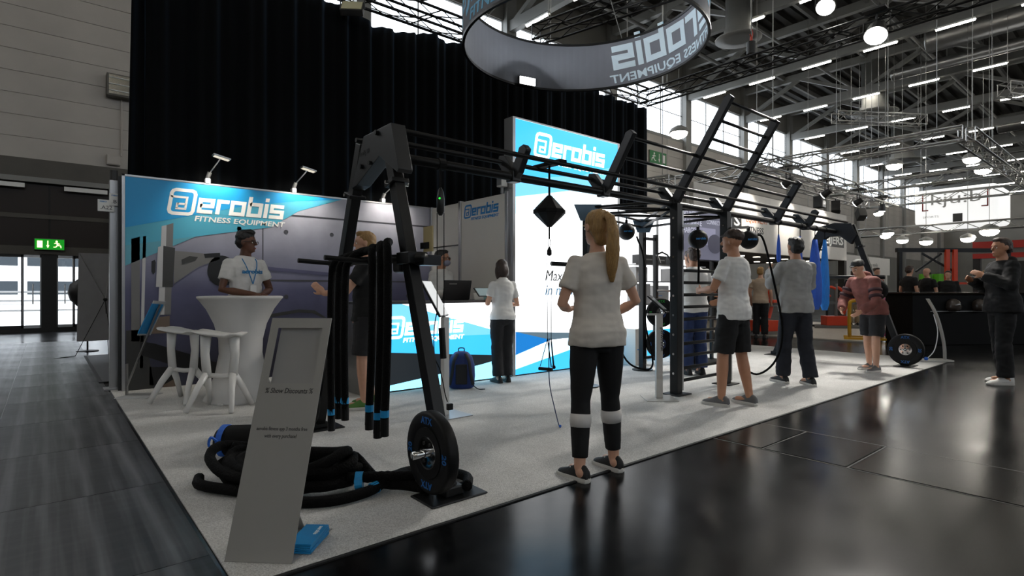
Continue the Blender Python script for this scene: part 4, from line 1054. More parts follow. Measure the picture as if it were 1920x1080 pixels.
for k in range(5):
    bt = thing('brochure', ['blue brochure at the bottom of the stack on the sign base','second blue brochure from the bottom of the stack','middle blue brochure of the stack on the sign base','second blue brochure from the top of the stack','top blue brochure of the stack with white logo'][k], 'brochure', B0 + U*.125 + Vector((.764,.645,0))*.19 + Vector((0,0,.0055+.009*k)), R(-44)+.03*math.sin(k*2.1), 'blue brochures on the sign base')
    b = MB(); b.bb((-.055,-.105,0),(.055,.105,.007)); b.build('cover', m_broch, bt)
    b = MB(); b.bb((-.0535,-.1035,.0008),(.0535,.1055,.006)); b.build('pages', p_white, bt)
    if k == 4:
        lettering('aerobis', plane_map(Vector((.02,.085,.0072)), (0,-1,0), (1,0,0)), .03, p_white, bt, world=False, bold=.02, depth=.0004)
# bar table under a white stretch cover
m_cover = mat('white_stretch_cloth', '#c9c8c6', .7, var=.05, vscale=4)
t = thing('bar_table', 'tall round bar table under a white stretch cover', 'table', (1.63, 6.55, .009))
b = MB(); b.lathe([(.36,.0),(.365,.02),(.31,.12),(.25,.3),(.215,.5),(.22,.65),(.26,.82),(.335,.98),(.41,1.085),(.425,1.1),(.425,1.118),(.41,1.122),(.1,1.122)], n=40); b.build('cover', m_cover, t, smooth=True)
b = MB(); b.lathe([(.36,.0),(.36,.012),(.34,.016),(.1,.016)], n=30); b.build('base_plate', m_alu, t)
for k in range(4):
    a = R(45+90*k); b = MB(); b.box((.35*math.cos(a), .35*math.sin(a), .015), (.06,.06,.03), Matrix.Rotation(a, 3, 'Z')); b.build('cover_pocket', m_cover, t, bevel=.008)
# stools
m_stool = mat('white_plastic', '#d6d5d2', .35)
def stool(label, x, y, rz):
    t = thing('bar_stool', label, 'stool', (x, y, .009), rz, 'white plastic bar stools')
    b = MB()
    rings = []
    for k in range(9):
        f_ = k/8; xx = -.22+.44*f_
        dz = .05*(1-f_)**2 + (.02 if f_ > .8 else 0); hw = .17 - .05*f_ - (.05 if f_ < .08 else 0)
        rings.append([Vector((xx, hw*math.cos(a), .735+dz+.022*math.sin(a)*(1 if math.sin(a) > 0 else .8) - .018*(1-abs(math.cos(a))))) for a in [2*math.pi*i/16 for i in range(16)]])
    b.loft(rings); b.build('seat', m_stool, t, smooth=True)
    for s in (-1, 1):
        n0 = Vector((s*.14, 0, .735)); n1 = Vector((s*.13, 0, .34))
        b = MB(); b.tube([n0, (s*.15,0,.55), n1], [(.04,.055),(.034,.042),(.038,.044)], n=10); b.build('upright', m_stool, t, smooth=True)
        for q in (-1, 1):
            b = MB(); b.tube([n1+Vector((0,0,.02)), (s*.17,q*.10,.22), (s*.22,q*.21,.012)], [(.037,.037),(.029,.032),(.023,.027)], n=10); b.build('leg', m_stool, t, smooth=True)
    b = MB(); b.tube([(-.14,0,.34),(0,.02,.325),(.14,0,.34)], [(.028,.024)]*3, n=10); b.build('foot_rest', m_stool, t, smooth=True)
stool('white plastic bar stool nearer the printed wall', 1.12, 6.80, R(-52))
stool('white plastic bar stool beside the discount sign', 1.33, 6.12, R(-40))
# tilted white screen on a pole
t = thing('screen_stand', 'white tilted screen on a slim white pole by the front leg', 'screen stand', (2.90, 4.45, .009))
u = Vector((.766,-.642,0)); fwv = Vector((.642,.766,0))
ll = (u*.47 - Vector((0,0,1))*.88).normalized(); ww = (fwv*.985 + u*.17).normalized(); nn = ww.cross(ll).normalized()
if nn.dot(u) < 0: nn = -nn
Rm = Matrix((ll, ww, nn)).transposed()
c = Vector((-.075,.063,1.105))
b = MB(); b.box(c, (.38,.27,.022), Rm); b.build('screen_housing', m_black, t, bevel=.005)
b = MB(); b.box(c + nn*.0125, (.36,.25,.004), Rm); b.build('screen_face', mat('screen_white', '#f0f2f2', emit=.55), t)
b = MB(); b.bb((-.03,-.03,.006),(.03,.03,.93)); b.build('pole', mat('white_pole', '#c4c4c2', .4), t, bevel=.004)
b = MB(); b.bar((0,0,.92), c - nn*.02, .05, .03); b.build('tilt_bracket', m_alu, t)
b = MB(); b.bb((-.19,-.19,0),(.19,.19,.008)); b.build('base_plate', m_alu, t)
# slim literature stand at the left of the printed wall
t = thing('brochure_stand', 'slender clear brochure stand beside the printed wall', 'brochure stand', (.80, 7.45, .009), R(-40))
m_acr = mat('frosted_acrylic', '#b9bbbb', .25, spec=.6)
b = MB(); b.bb((-.17,-.16,0),(.17,.16,.008)); b.build('base', m_acr, t, bevel=.003)
b = MB(); b.bb((-.15,-.01,.008),(-.135,.02,.36)); b.bb((-.15,-.01,.008),(.15,.0,.03)); b.build('foot_frame', m_alu, t)
b = MB(); b.bar((-.14,0,.1),(.2,.05,1.02), .03, .012); b.build('slanted_post', m_alu, t)
b = MB(); b.bar((.04,.02,.68),(.2,.05,1.06), .22, .012, up=(-.5,0,.2)); b.build('holder', m_acr, t)
b = MB(); b.bar((.05,.0,.70),(.19,.03,1.03), .2, .012, up=(-.5,0,.2)); b.build('blue_leaflet', m_broch, t)
# sign pole with stand numbers
t = thing('stand_number_pole', 'pale metal pole carrying white stand number cards', 'sign pole', (.625, 8.19, .009))
b = MB(); b.bb((-.045,-.04,0),(.045,.04,2.5)); b.build('pole', m_alu, t, bevel=.006)
b = MB(); b.bb((-.1,-.1,0),(.1,.1,.015)); b.build('base', m_alu, t)
b = MB(); b.cyl((0,0,2.44),(.0,.0,2.62),.04,n=12); b.build('cap', m_lampbody, t)
for x0, x1, z0, z1, s in ((.465,.625,2.125,2.262,'A22'), (.575,.735,2.20,2.342,'B19')):
    b = MB(); b.bb((x0, 8.12-.015*(s=='B19'), z0), (x1, 8.132-.015*(s=='B19'), z1)); cd = b.build('number_card', p_white, t, world=True)
    yy = 8.118-.015*(s=='B19')
    lettering('.'+s, plane_map((x0+.02, yy, z0+.025), (1,0,0), (0,0,1)), .06, p_g3, t, width=(x1-x0)*.72)
    lettering('FIBO', plane_map((x0+.02, yy, z1-.03), (1,0,0), (0,0,1)), .02, m_logoblue, t, width=(x1-x0)*.4, bold=.02)
# X banner seen from behind
t = thing('banner_stand', 'grey X-banner near the entrance seen from behind', 'banner', (.66, 12.6, 0))
m_ban = mat('banner_fabric', '#8f8d8e', .7, var=.06)
b = MB(); b.prism([(-.24,.27),(.25,.27),(.27,1.86),(-.21,1.86)], (0,.02,0), (1,0,0), (0,0,1), .004); b.build('fabric', m_ban, t)
hub = Vector((.17,-.06,1.02))
for p in ((-.2,.0,1.85), (.27,.0,1.85), (-.26,-.05,.02) , (.24,.25,.0), (.26,-.35,.0)):
    b = MB(); b.cyl(hub, p, .006, n=6); b.build('strut', m_blacksteel if p[2] < 1 else m_alu, t)
b = MB(); b.bar((-.26-.0,-.05,.02), (-.56,-.1,.0), .012, .012); b.build('front_leg', m_blacksteel, t)
b = MB(); b.ball(hub, .035, 10, 7); b.build('hub', m_blacksteel, t)
m_banred = mat('banner_red', '#7c3a3a', .7); m_banwh = mat('banner_pale', '#9b999a', .7)
rev = lambda x, z: plane_map((x, .0135, z), (-1,0,0), (0,0,1))
lettering('UFC', rev(.15, 1.58), .13, m_banred, t, width=.2, bold=.02)
lettering('POWERED BY', rev(.18, 1.48), .05, m_banwh, t, width=.28)
lettering('BODY COMPOSITION', rev(.22, 1.33), .05, m_banwh, t, width=.3)
b = MB(); b.bb((-.1,.05,0),(.45,.3,.02)); 
t2 = thing('floor_mat', 'black floor mat behind the number pole', 'mat', (.62, 10.7, .001))
b = MB(); b.bb((-.1,-1.85,0),(1.2,1.9,.012)); b.build('mat', m_rubber, t2, bevel=.005)
b = MB(); b.bb((-.06,-1.81,.012),(1.16,1.86,.014)); b.build('ribbing', m_black, t2)
# round black object half hidden by the banner
t = thing('black_lamp_balloon', 'round black balloon on a thin stand behind the grey X-banner', 'balloon', (.62, 13.6, 0))
b = MB(); b.lathe([(.03,.82),(.16,.88),(.27,1.0),(.31,1.14),(.27,1.3),(.15,1.4),(.03,1.43)], n=24); b.build('balloon', m_black, t, smooth=True)
b = MB(); b.cyl((0,0,.02),(0,0,.84), .015, n=8); b.build('stand_pole', m_blacksteel, t)
b = MB(); b.lathe([(.18,0),(.18,.015),(.03,.03)], n=20); b.build('stand_base', m_blacksteel, t)
# backpack
t = thing('backpack', 'navy blue backpack standing on the carpet at the counter', 'backpack', (3.86, 5.56, .009), R(-35))
m_navy = mat('navy_nylon', '#122f70', .6, var=.25, vscale=8); m_navyd = mat('dark_nylon', '#0d1016', .7)
rings = []
for z, w, d_, yo in ((0,.12,.08,0),(.02,.155,.11,0),(.15,.165,.125,-.005),(.28,.16,.12,0),(.38,.13,.1,.01),(.43,.08,.07,.02),(.445,.03,.03,.02)):
    rings.append([Vector((w*math.copysign(abs(math.cos(a))**.7, math.cos(a)), yo+d_*math.copysign(abs(math.sin(a))**.8, math.sin(a)), z)) for a in [2*math.pi*i/24 for i in range(24)]])
b = MB(); b.loft(rings); b.build('body', m_navy, t, smooth=True)
for s in (-1, 1):
    b = MB(); b.tube(spline([(s*.05,-.08,.42),(s*.09,-.15,.34),(s*.11,-.165,.2),(s*.14,-.13,.06)], 5), [(.022,.008)]*16, n=8); b.build('shoulder_strap', m_navyd, t)
b = MB(); b.bb((-.07,-.135,.06),(.07,-.105,.3)); b.build('back_padding', m_navyd, t, bevel=.012)
b = MB(); b.tube(spline([(-.035,0,.44),(-.03,0,.48),(.03,0,.48),(.035,0,.44)], 5), .007, n=6); b.build('top_loop', m_navyd, t)
b = MB(); b.tube(spline([(.14,-.12,.05),(.2,-.16,.012),(.28,-.17,.012)], 4), .006, n=6); b.build('hip_strap', m_navyd, t)
# tablet kiosk
t = thing('tablet_kiosk', 'silver kiosk pole with tilted tablet in front of the stall bars', 'kiosk', (5.14, 3.63, .009), R(-40))
m_kiosk = mat('kiosk_silver', '#b5b3ae', .4, metal=.3)
b = MB(); b.bb((-.17,-.17,0),(.17,.17,.008)); b.build('base_plate', m_kiosk, t, bevel=.002)
b = MB(); b.bb((-.035,-.03,.008),(.035,.03,.93)); b.build('pole', m_kiosk, t, bevel=.004)
b = MB(); b.bb((-.13,-.012,.91),(.03,.012,.93)); b.build('arm', m_kiosk, t)
Rm = Matrix.Rotation(R(-25), 3, 'Z') @ Matrix.Rotation(R(42), 3, 'Y')
b = MB(); b.box((0,.03,1.03), (.27,.2,.016), Rm); b.build('tablet', m_black, t, bevel=.004)
b = MB(); b.box(Vector((0,.03,1.03)) + Rm @ Vector((0,0,.009)), (.24,.175,.003), Rm); b.build('screen', mat('dark_screen', '#1b1f22', .1), t)
lettering('powrlink', plane_map((.012,-.0305,.78), (0,0,-1), (1,0,0)), .05, p_g3, t, width=.26, bold=.015, world=False)
# big screen on a stand behind the stall bars
t = thing('display_screen', 'large grey advertising screen behind the stall bars', 'screen', (8.26, 4.95, .009))
m_scr = mat('screen_lavender', '#6c6d80', emit=.62); m_scr2 = mat('screen_panel_pale', '#8a8aa2', emit=.75); m_scrtx = mat('screen_text', '#b5b6c6', emit=.9); m_scrdk = mat('screen_dark_tone', '#4a4a5c', emit=.5)  # lavender and dark tones of the displayed picture
b = MB(); b.bb((-.8,0,1.66),(.8,.05,2.5)); b.build('bezel', m_black, t, bevel=.006)
b = MB(); b.bb((-.78,-.006,1.68),(.78,0,2.48)); b.build('screen_face', m_scr, t)
b = MB(); b.bb((-.3,-.009,1.92),(.32,-.006,2.2)); b.build('picture_panel', m_scr2, t)
b = MB(); b.prism([(.3+.22*math.cos(a*math.pi/10), 1.95+.16*math.sin(a*math.pi/10)) for a in range(20)], (0,-.009,0), (1,0,0), (0,0,1), .002); b.build('picture_shape', m_scrdk, t)
for k, s in enumerate(('TWO WEEKS', 'ON A SINGLE', 'CHARGE')):
    lettering(s, plane_map((-.72,-.0065,2.35-.13*k), (1,0,0), (0,0,1)), .13, m_scrtx, t, world=False, width=(.55,.62,.42)[k], bold=.015)
lettering('CONNECT', plane_map((.05,-.0065,2.27), (1,0,0), (0,0,1)), .1, m_scrtx, t, world=False, width=.42)
for s in (-.35, .35):
    b = MB(); b.bb((s-.03,.06,.02),(s+.03,.1,2.2)); b.build('stand_post', m_blacksteel, t)
b = MB(); b.bb((-.5,-.15,0),(.5,.3,.02)); b.build('stand_base', m_blacksteel, t)
# curved info stand at the far corner
t = thing('curved_info_stand', 'curved silver info stand at the far carpet corner', 'info stand', (11.35, 2.58, .009), R(-42))
prof = [(.16,0),(.15,.25),(.09,.55),(0,.82),(-.12,1.04)]
b = MB(); rings = []
for (y, z) in spline([(a, c, 0) for a, c in prof], 5) and [(p.x, p.y) for p in spline([(a, c, 0) for a, c in prof], 5)]:
    w = .085 + .03*z; rings.append([Vector((-w+y*.0, y-.006+0, z)), Vector((w, y-.006, z)), Vector((w, y+.02, z)), Vector((-w, y+.02, z))])
b.loft(rings)
b.v = [Vector((p.y*1.0 + p.x*.45, p.x*.9, p.z)) for p in b.v]; b.build('blade', m_kiosk, t, smooth=False)
b = MB(); b.bb((-.28,-.14,0),(.22,.14,.03)); b.build('base', m_kiosk, t, bevel=.005)
b = MB(); b.tube(spline([(-.05,-.05,.78),(-.02,-.1,.5),(-.1,-.14,.2),(-.22,-.12,.04)],5), .007, n=6); b.build('cable', m_white, t)
b = MB(); b.ball((-.22,-.12,.055), .03, 10, 7); b.build('blue_plug', m_bagblue, t)

# ---------------------------------------------------------------- people
def remesh(mb, voxel, name, mt, parent, it=3, folds=0., fscale=(9, 9, 4), seed=0., strand=False):
    me = mb.mesh(name, None)
    o = bpy.data.objects.new('tmp', me); COL.objects.link(o)
    m = o.modifiers.new('r', 'REMESH'); m.mode = 'VOXEL'; m.voxel_size = voxel
    if it: s = o.modifiers.new('s', 'SMOOTH'); s.factor = .5; s.iterations = it
    dg = bpy.context.evaluated_depsgraph_get(); dg.update()
    out = bpy.data.meshes.new_from_object(o.evaluated_get(dg)); out.name = name
    bpy.data.objects.remove(o); bpy.data.meshes.remove(me)
    if folds:
        sv = Vector(fscale)
        nr = [v.normal.copy() for v in out.vertices]
        for v, n in zip(out.vertices, nr):
            p = Vector((v.co.x*sv.x + seed, v.co.y*sv.y, v.co.z*sv.z))
            v.co += n*folds*(noise.noise(p) + .5*noise.noise(p*2.3))
    out.materials.clear(); out.materials.append(mt)
    out.polygons.foreach_set('use_smooth', [True]*len(out.polygons))
    return link(name, out, parent)
SKIN = {k: mat('skin_'+k, c, .5, var=.06, vscale=14) for k, c in (('fair', '#c99a80'), ('tan', '#b07f62'), ('dark', '#5d3a28'))}
HAIR = {k: mat('hair_'+k, c, .45, var=.35, vscale=20, stretch=(14,14,1), bump=.3, bscale=30) for k, c in (('blond', '#a07c49'), ('brown', '#35241b'), ('black', '#100d0c'), ('grey', '#4a4642'))}
m_eye = mat('eye_dark', '#17110e', .2); m_eyew = mat('eye_white', '#d9d4cc', .3); m_lip = mat('lip', '#8a4a42', .5)
def cloth(name, c, var=.08): return mat('cloth_'+name, c, .85, var=var, vscale=7, bump=.12, bscale=14)
def lerp(a, b, t): return a + (b-a)*t
MT = [(.86,.115,.09,0),(.90,.152,.108,-.006),(.96,.165,.115,-.01),(1.03,.156,.106,-.002),(1.10,.148,.102,.004),(1.20,.156,.112,.006),(1.30,.170,.12,.004),(1.375,.172,.112,-.004),(1.425,.150,.092,-.01),(1.46,.098,.076,-.01),(1.485,.064,.064,-.006),(1.54,.054,.058,.004),(1.585,.054,.058,.012)]
FT = [(.86,.115,.095,0),(.90,.158,.115,-.01),(.96,.168,.122,-.014),(1.03,.142,.104,-.004),(1.10,.126,.094,.004),(1.20,.136,.108,.010),(1.28,.148,.124,.014),(1.36,.150,.106,.0),(1.415,.132,.085,-.008),(1.45,.088,.07,-.008),(1.475,.056,.056,-.004),(1.53,.046,.05,.004),(1.585,.046,.05,.012)]
def person(label, loc, rz, h=1.75, sex='m', skin='fair', top='tee', topm=None, bot='pants', botm=None, hair='short', hairc='brown', shoem=None, solem=None, pose=None, yaw=0., pitch=0., lean=0., vox=.010, face=True, detail=True, glasses=False, seed=1., group=None, hang=None):
    S = h/1.75; P = pose or {}
    fem = sex == 'f'; T = FT if fem else MT; af = .86 if fem else 1.
    LR = Matrix.Rotation(-lean, 3, 'X'); pv = Vector((0,0,.95))
    ln = lambda p: (LR @ (Vector(p)-pv) + pv) if Vector(p).z > .95 else Vector(p)
    sw = .165 if fem else .187
    J = {}
    for s, k in ((-1,'L'), (1,'R')):
        J['sh'+k] = ln((s*(sw-.008), -.008, 1.40)); J['el'+k] = ln((s*(sw+.055), -.03, 1.13)); J['wr'+k] = ln((s*(sw+.045), .07, .89))
        J['hip'+k] = Vector((s*.088, 0, .90)); J['an'+k] = Vector((s*.10, -.03, .085)); J['kn'+k] = None
    for k, v in P.items():
        if isinstance(v, tuple): J[k] = Vector(v)
    for k in 'LR':
        if J['kn'+k] is None: J['kn'+k] = lerp(J['hip'+k], J['an'+k], .49) + Vector((0, .025, 0))
    sc = lambda p: Vector(p)*S
    def ring(z, rx, ry, y, e=0., n=20):
        return [sc(ln((( rx+e)*math.copysign(abs(math.cos(a))**.88, math.cos(a)), y+(ry+e)*math.copysign(abs(math.sin(a))**.88, math.sin(a)), z))) for a in [2*math.pi*i/n for i in range(n)]]
    def limb(b, pts, rs, ends=True, n=12):
        b.tube([sc(p) for p in pts], [r*S for r in rs], n=n)
        if ends:
            for p, r in ((pts[0], rs[0]), (pts[-1], rs[-1])): b.ball(sc(p), r*S*.99, 12, 8)
    arm = lambda k: ([J['sh'+k], lerp(J['sh'+k], J['el'+k], .5), J['el'+k], lerp(J['el'+k], J['wr'+k], .35), J['wr'+k]], [.051*af, .046*af, .039*af, .041*af, .027*af])
    leg = lambda k: ([J['hip'+k], lerp(J['hip'+k], J['kn'+k], .45), J['kn'+k], lerp(J['kn'+k], J['an'+k], .32), J['an'+k]], [.09, .081, .056, .058, .037])
    # ---- body, one surface; slightly slimmer where clothes cover it
    b = MB()
    b.loft([ring(*r, -.008 if r[0] < 1.4 else -.003) for r in T])
    HR = Matrix.Rotation(yaw, 3, 'Z') @ Matrix.Rotation(pitch, 3, 'X') @ Matrix.Rotation(-lean*.5, 3, 'X')
    hp = ln((0, .004, 1.54))
    hd = lambda p: sc(hp + HR @ (Vector(p) - Vector((0,.004,1.54))))
    fq = .95 if fem else 1.
    def hball(c, r, n=16, m=11): b.ball(hd(c), tuple(x*S*fq for x in r), n, m, HR)
    hball((0,.012,1.66), (.077,.094,.092)); hball((0,.03,1.60), (.064,.07,.075)); hball((0,.05,1.565), (.047,.052,.045))
    if detail:
        b.cyl(hd((0,.095,1.655)), hd((0,.122,1.617)), .009*S, .015*S, n=8); hball((0,.118,1.616), (.015,.014,.012), 10, 7)
        hball((0,.085,1.67), (.05,.025,.012), 12, 7); hball((0,.093,1.573), (.026,.018,.014), 10, 7); hball((0,.088,1.545), (.022,.02,.016), 10, 7)
        for s in (-1, 1): hball((s*.078,.005,1.63), (.011,.02,.031), 10, 7)
    for k in 'LR':
        limb(b, *arm(k)); lp_, lr_ = leg(k); limb(b, lp_, [lr_[0]-.012, lr_[1]-.01] + [q_ - (0 if bot == 'shorts' else .007) for q_ in lr_[2:4]] + [lr_[4]])
        # foot inside the shoe
        a = J['an'+k]; limb(b, [a+Vector((0,-.03,-.03)), a+Vector((0,.13,-.045))], [.034,.03])
        # hand: palm, four fingers, thumb
        sgn = -1 if k == 'L' else 1
        d = (J['wr'+k]-J['el'+k]).normalized()
        if 'hd'+k in P: d = Vector(P['hd'+k]).normalized()
        pn = Vector((-sgn, 0, 0)) if abs(d.x) < .8 else Vector((0, 0, -1))
        if 'pn'+k in P: pn = Vector(P['pn'+k])
        pn = (pn - d*pn.dot(d)).normalized(); sd = d.cross(pn)*(sgn)   # sd: towards the thumb side
        if sd.dot(Vector((0,1,.2))) < 0: sd = -sd
        w = J['wr'+k]; g = P.get('curl'+k, .5)
        limb(b, [w, w+d*.035, w+d*.085], [.026*af,.03*af,.03*af]) if vox > .014 else None
        rot = Matrix((sd, d, pn)).transposed()
        b.ball(sc(w+d*.05), (.041*af*S,.055*S,.018*S), 12, 9, rot)
        if vox <= .014:
            for i, (o_, L_) in enumerate(((.028,.068),(.0095,.078),(-.0095,.073),(-.027,.058))):
                p0 = w + d*.085 + sd*o_; pts = [w+d*.06+sd*o_*.9, p0]; dd = d.copy(); ax = d.cross(pn)
                for seg, f_ in ((.45, .5), (.32, .8), (.25, .7)):
                    dd = (Quaternion(ax, g*f_) @ dd); p0 = p0 + dd*L_*seg; pts.append(p0)
                limb(b, pts, [.0095,.0095,.009,.0085,.007], n=8)
            t0 = w + d*.025 + sd*.03; limb(b, [w+d*.02+sd*.015, t0, t0+d*.03+sd*.025+pn*.012, t0+d*.058+sd*.03+pn*.025], [.014,.0125,.0105,.008], n=8)
    o = remesh(b, min(vox, .0085 if vox <= .010 else vox)*S, 'person', SKIN[skin], None, 2)
    o.location = loc; o.rotation_euler = (0, 0, rz); tag(o, label, 'person', group)
    # ---- top
    e = {'tee': .015, 'polo': .013, 'hoodie': .03, 'sweater': .022, 'shirt': .018}[top]; hem = {'tee': .86, 'polo': .89, 'hoodie': .85, 'sweater': .85, 'shirt': .86}[top]
    b = MB(); rr = []
    for z, rx, ry, y in T:
        if z < hem-.02 or z > 1.49: continue
        k = 1.75 if z < 1.05 else 1.15
        rr.append(ring(max(z, hem), max(rx, (.138 if fem else .152) if z > .94 else .166) if z < 1.2 else rx, max(ry, .10 if z > .94 else .12) if z < 1.2 else ry, y, e*k))
    b.loft(rr)
    for k in 'LR':
        pts, rs = arm(k); f_ = .62 if top in ('tee', 'polo') else 2.
        if f_ < 1:
            q = lerp(J['sh'+k], J['el'+k], f_); mm = lerp(J['sh'+k], J['el'+k], f_*.5); ii = J['sh'+k]*1.0; ii.x *= .75
            b.ball(sc(J['sh'+k]), (.05*af+e*.8)*S, 12, 8); b.tube([sc(ii), sc(J['sh'+k]), sc(mm), sc(q)], [(.045*af+e*.8)*S, (.05*af+e*.8)*S, (.05*af+e*.9)*S, (.051*af+e*1.2)*S], n=14)
        else:
            b.ball(sc(J['sh'+k]), (.056*af+e)*S, 12, 8); b.ball(sc(J['el'+k]), (.042*af+e)*S, 12, 8)
            b.tube([sc(p) for p in pts], [(r+e)*S for r in (rs[0], rs[1], rs[2]*1.1, rs[3], rs[4]+.006)], n=14)
    if top == 'polo': b.loft([ring(1.455, .07, .068, -.006, .008), ring(1.50, .06, .06, -.004, .01)])
    if top == 'hoodie': b.ball(sc(ln((0,-.085,1.47))), (.1*S,.06*S,.07*S), 12, 8)
    remesh(b, (vox*1.1)*S, {'tee': 'tshirt', 'polo': 'polo_shirt', 'hoodie': 'hoodie', 'sweater': 'sweater', 'shirt': 'shirt'}[top], topm, o, 3, .010*S, (7, 7, 13), seed)
    # ---- trousers
    b = MB(); e = {'leggings': .008, 'pants': .012, 'jeans': .012, 'shorts': .016}[bot]
    b.loft([ring(z, rx, ry, y, e) for z, rx, ry, y in ((.82,.09,.08,0),) + tuple(T[:3]) + ((1.0,.146,.10,-.004),)])
    for k in 'LR':
        pts, rs = leg(k); b.ball(sc(pts[0]), (rs[0]+e)*S, 12, 8)
        if bot == 'shorts':
            q = lerp(J['hip'+k], J['kn'+k], .92); b.tube([sc(J['hip'+k]), sc(lerp(J['hip'+k], J['kn'+k], .45)), sc(q)], [(.09+e)*S, (.09+e)*S, (.085+e)*S], n=16)
        else:
            end = lerp(J['kn'+k], J['an'+k], .86 if bot == 'leggings' else .98); wid = (.0, .0, .0, .0, .004) if bot == 'leggings' else (.0, .004, .014, .016, .03)
            pts = pts[:4] + [end]; b.ball(sc(pts[2]), (rs[2]+e)*S, 12, 8)
            b.tube([sc(p) for p in pts], [(r+e+x_)*S for r, x_ in zip(rs[:4] + [.041], wid)], n=16)
    remesh(b, vox*1.1*S, {'leggings': 'leggings', 'pants': 'trousers', 'jeans': 'jeans', 'shorts': 'shorts'}[bot], botm, o, 3, (.0025 if bot == 'leggings' else .009)*S, (8, 8, 12), seed+5)
    # ---- shoes
    for k in 'LR':
        a = J['an'+k]; fy = P.get('fy'+k, (.12 if k == 'L' else -.12)); FR = Matrix.Rotation(fy, 3, 'Z'); sz = .92 if fem else 1.
        F = lambda p: sc(Vector((a.x, a.y, 0)) + FR @ Vector((p[0]*sz, p[1]*sz, p[2] + (a.z-.085))))
        rings = []
        for y, w, t_ in ((-.082,.014,.06),(-.075,.03,.085),(-.05,.038,.105),(-.01,.039,.11),(.03,.038,.105),(.07,.04,.085),(.11,.045,.066),(.15,.045,.055),(.18,.036,.046),(.198,.014,.034)):
            rings.append([F((w*math.cos(q), y, .02+(t_-.02)*max(0, math.sin(q)))) for q in [math.pi*i/10 for i in range(11)]] + [F((0, y, .018))])
        b = MB(); b.loft(rings); sh = b.build('shoe', shoem, o, smooth=True)
        out = [(.0,-.088),(.032,-.076),(.042,-.05),(.041,0),(.042,.05),(.049,.11),(.047,.155),(.036,.19),(.012,.207)]; out = out + [(-x, y) for x, y in out[::-1]][:-1]
        n = len(out); b = MB(); b.loft([[F((x*m_, y*m_+.0, z)) for x, y in out] for z, m_ in ((0,.96),(.008,1.0),(.024,1.0),(.03,.95))]); b.build('sole', solem or shoem, sh, smooth=False)
        if vox <= .009:
            for q in range(4):
                y = .025+.022*q; b = MB(); b.bar(F((-.026,y,.108-.016*q)), F((.026,y+.006,.108-.016*q)), .006, .004); b.build('lace', solem or shoem, sh)
    # ---- hair
    b = MB(); hb = lambda c, r, n=16, m=11: b.ball(hd(c), tuple(x*S*fq for x in r), n, m, HR)
    if hair == 'short':
        hb((0,-.008,1.685), (.083,.097,.082)); hb((0,-.03,1.64), (.08,.076,.085)); hb((0,.05,1.735), (.062,.05,.03))
    elif hair == 'afro':
        hb((0,-.006,1.70), (.088,.1,.085)); hb((0,-.03,1.645), (.082,.075,.08)); hb((0,.045,1.75), (.075,.06,.035))
    elif hair == 'bald':
        hb((0,-.035,1.62), (.079,.07,.05))
    elif hair == 'bob':
        hb((0,-.01,1.68), (.088,.102,.09)); hb((0,-.035,1.60), (.092,.085,.12)); 
        for s in (-1, 1): hb((s*.07,.01,1.575), (.032,.06,.11))
    elif hair == 'tail':
        hb((0,-.008,1.68), (.084,.1,.086)); hb((0,-.03,1.635), (.08,.077,.085))
        hb((0,-.105,1.71), (.03,.03,.03), 10, 8)
        b.tube([hd(p) for p in ((0,-.1,1.71),(.0,-.145,1.69),(.005,-.165,1.60),(.01,-.155,1.48),(.015,-.14,1.36),(.02,-.135,1.27))], [x*S for x in (.02,.03,.04,.045,.036,.012)], n=10)
        hb((0,-.05,1.57), (.06,.05,.06))
    elif hair == 'long':
        hb((0,-.008,1.68), (.086,.102,.088)); hb((0,-.04,1.6), (.088,.08,.12)); hb((0,-.085,1.46), (.1,.045,.17)); 
        for s in (-1, 1): hb((s*.075,-.005,1.56), (.03,.055,.12))
    elif hair == 'cap':
        hb((0,-.006,1.695), (.086,.1,.075)); b.loft([[hd((w_*x, .05+y_*.085, 1.69)) for x, y_ in ((-1,0),(-.7,.75),(0,1.1),(.7,.75),(1,0))] for w_ in (.07,)] + [[hd((.07*x, .05+y_*.085, 1.702)) for x, y_ in ((-1,0),(-.7,.75),(0,1.1),(.7,.75),(1,0))]])
    remesh(b, min(.011, vox*1.1)*S, 'cap' if hair == 'cap' else 'hair', HAIR[hairc], o, 2, .006*S, (60, 60, 8) if hair in ('tail','long','bob') else (40,40,40), seed+2)
    # ---- face
    if face:
        for s in (-1, 1):
            b = MB(); b.ball(hd((s*.031,.092,1.637)), (.013*S,.008*S,.008*S), 10, 7, HR); ew = b.build('eye', m_eyew, o, smooth=True)
            b = MB(); b.ball(hd((s*.031,.0985,1.637)), (.0062*S,.004*S,.0065*S), 8, 6, HR); b.build('iris', m_eye, ew, smooth=True)
            b = MB(); b.bar(hd((s*.014,.103,1.657)), hd((s*.05,.092,1.659)), .008, .006); b.build('eyebrow', HAIR[hairc], o)
        b = MB(); b.ball(hd((0,.108,1.574)), (.024*S,.006*S,.0065*S), 12, 6, HR); b.build('mouth', m_lip, o, smooth=True)
    if glasses:
        b = MB()
        for s in (-1, 1):
            b.tube([hd((s*.033+.024*math.cos(q), .118, 1.636+.018*math.sin(q))) for q in [2*math.pi*i/14 for i in range(14)]], .0028*S, n=6, closed=True)
            b.cyl(hd((s*.057,.116,1.642)), hd((s*.083,.01,1.645)), .0025*S, n=6)
        b.cyl(hd((-.01,.12,1.64)), hd((.01,.12,1.64)), .0025*S, n=6); b.build('glasses', m_black, o)
    o['_h'] = h
    del o['_h']
    return o, J, S, sc, hd

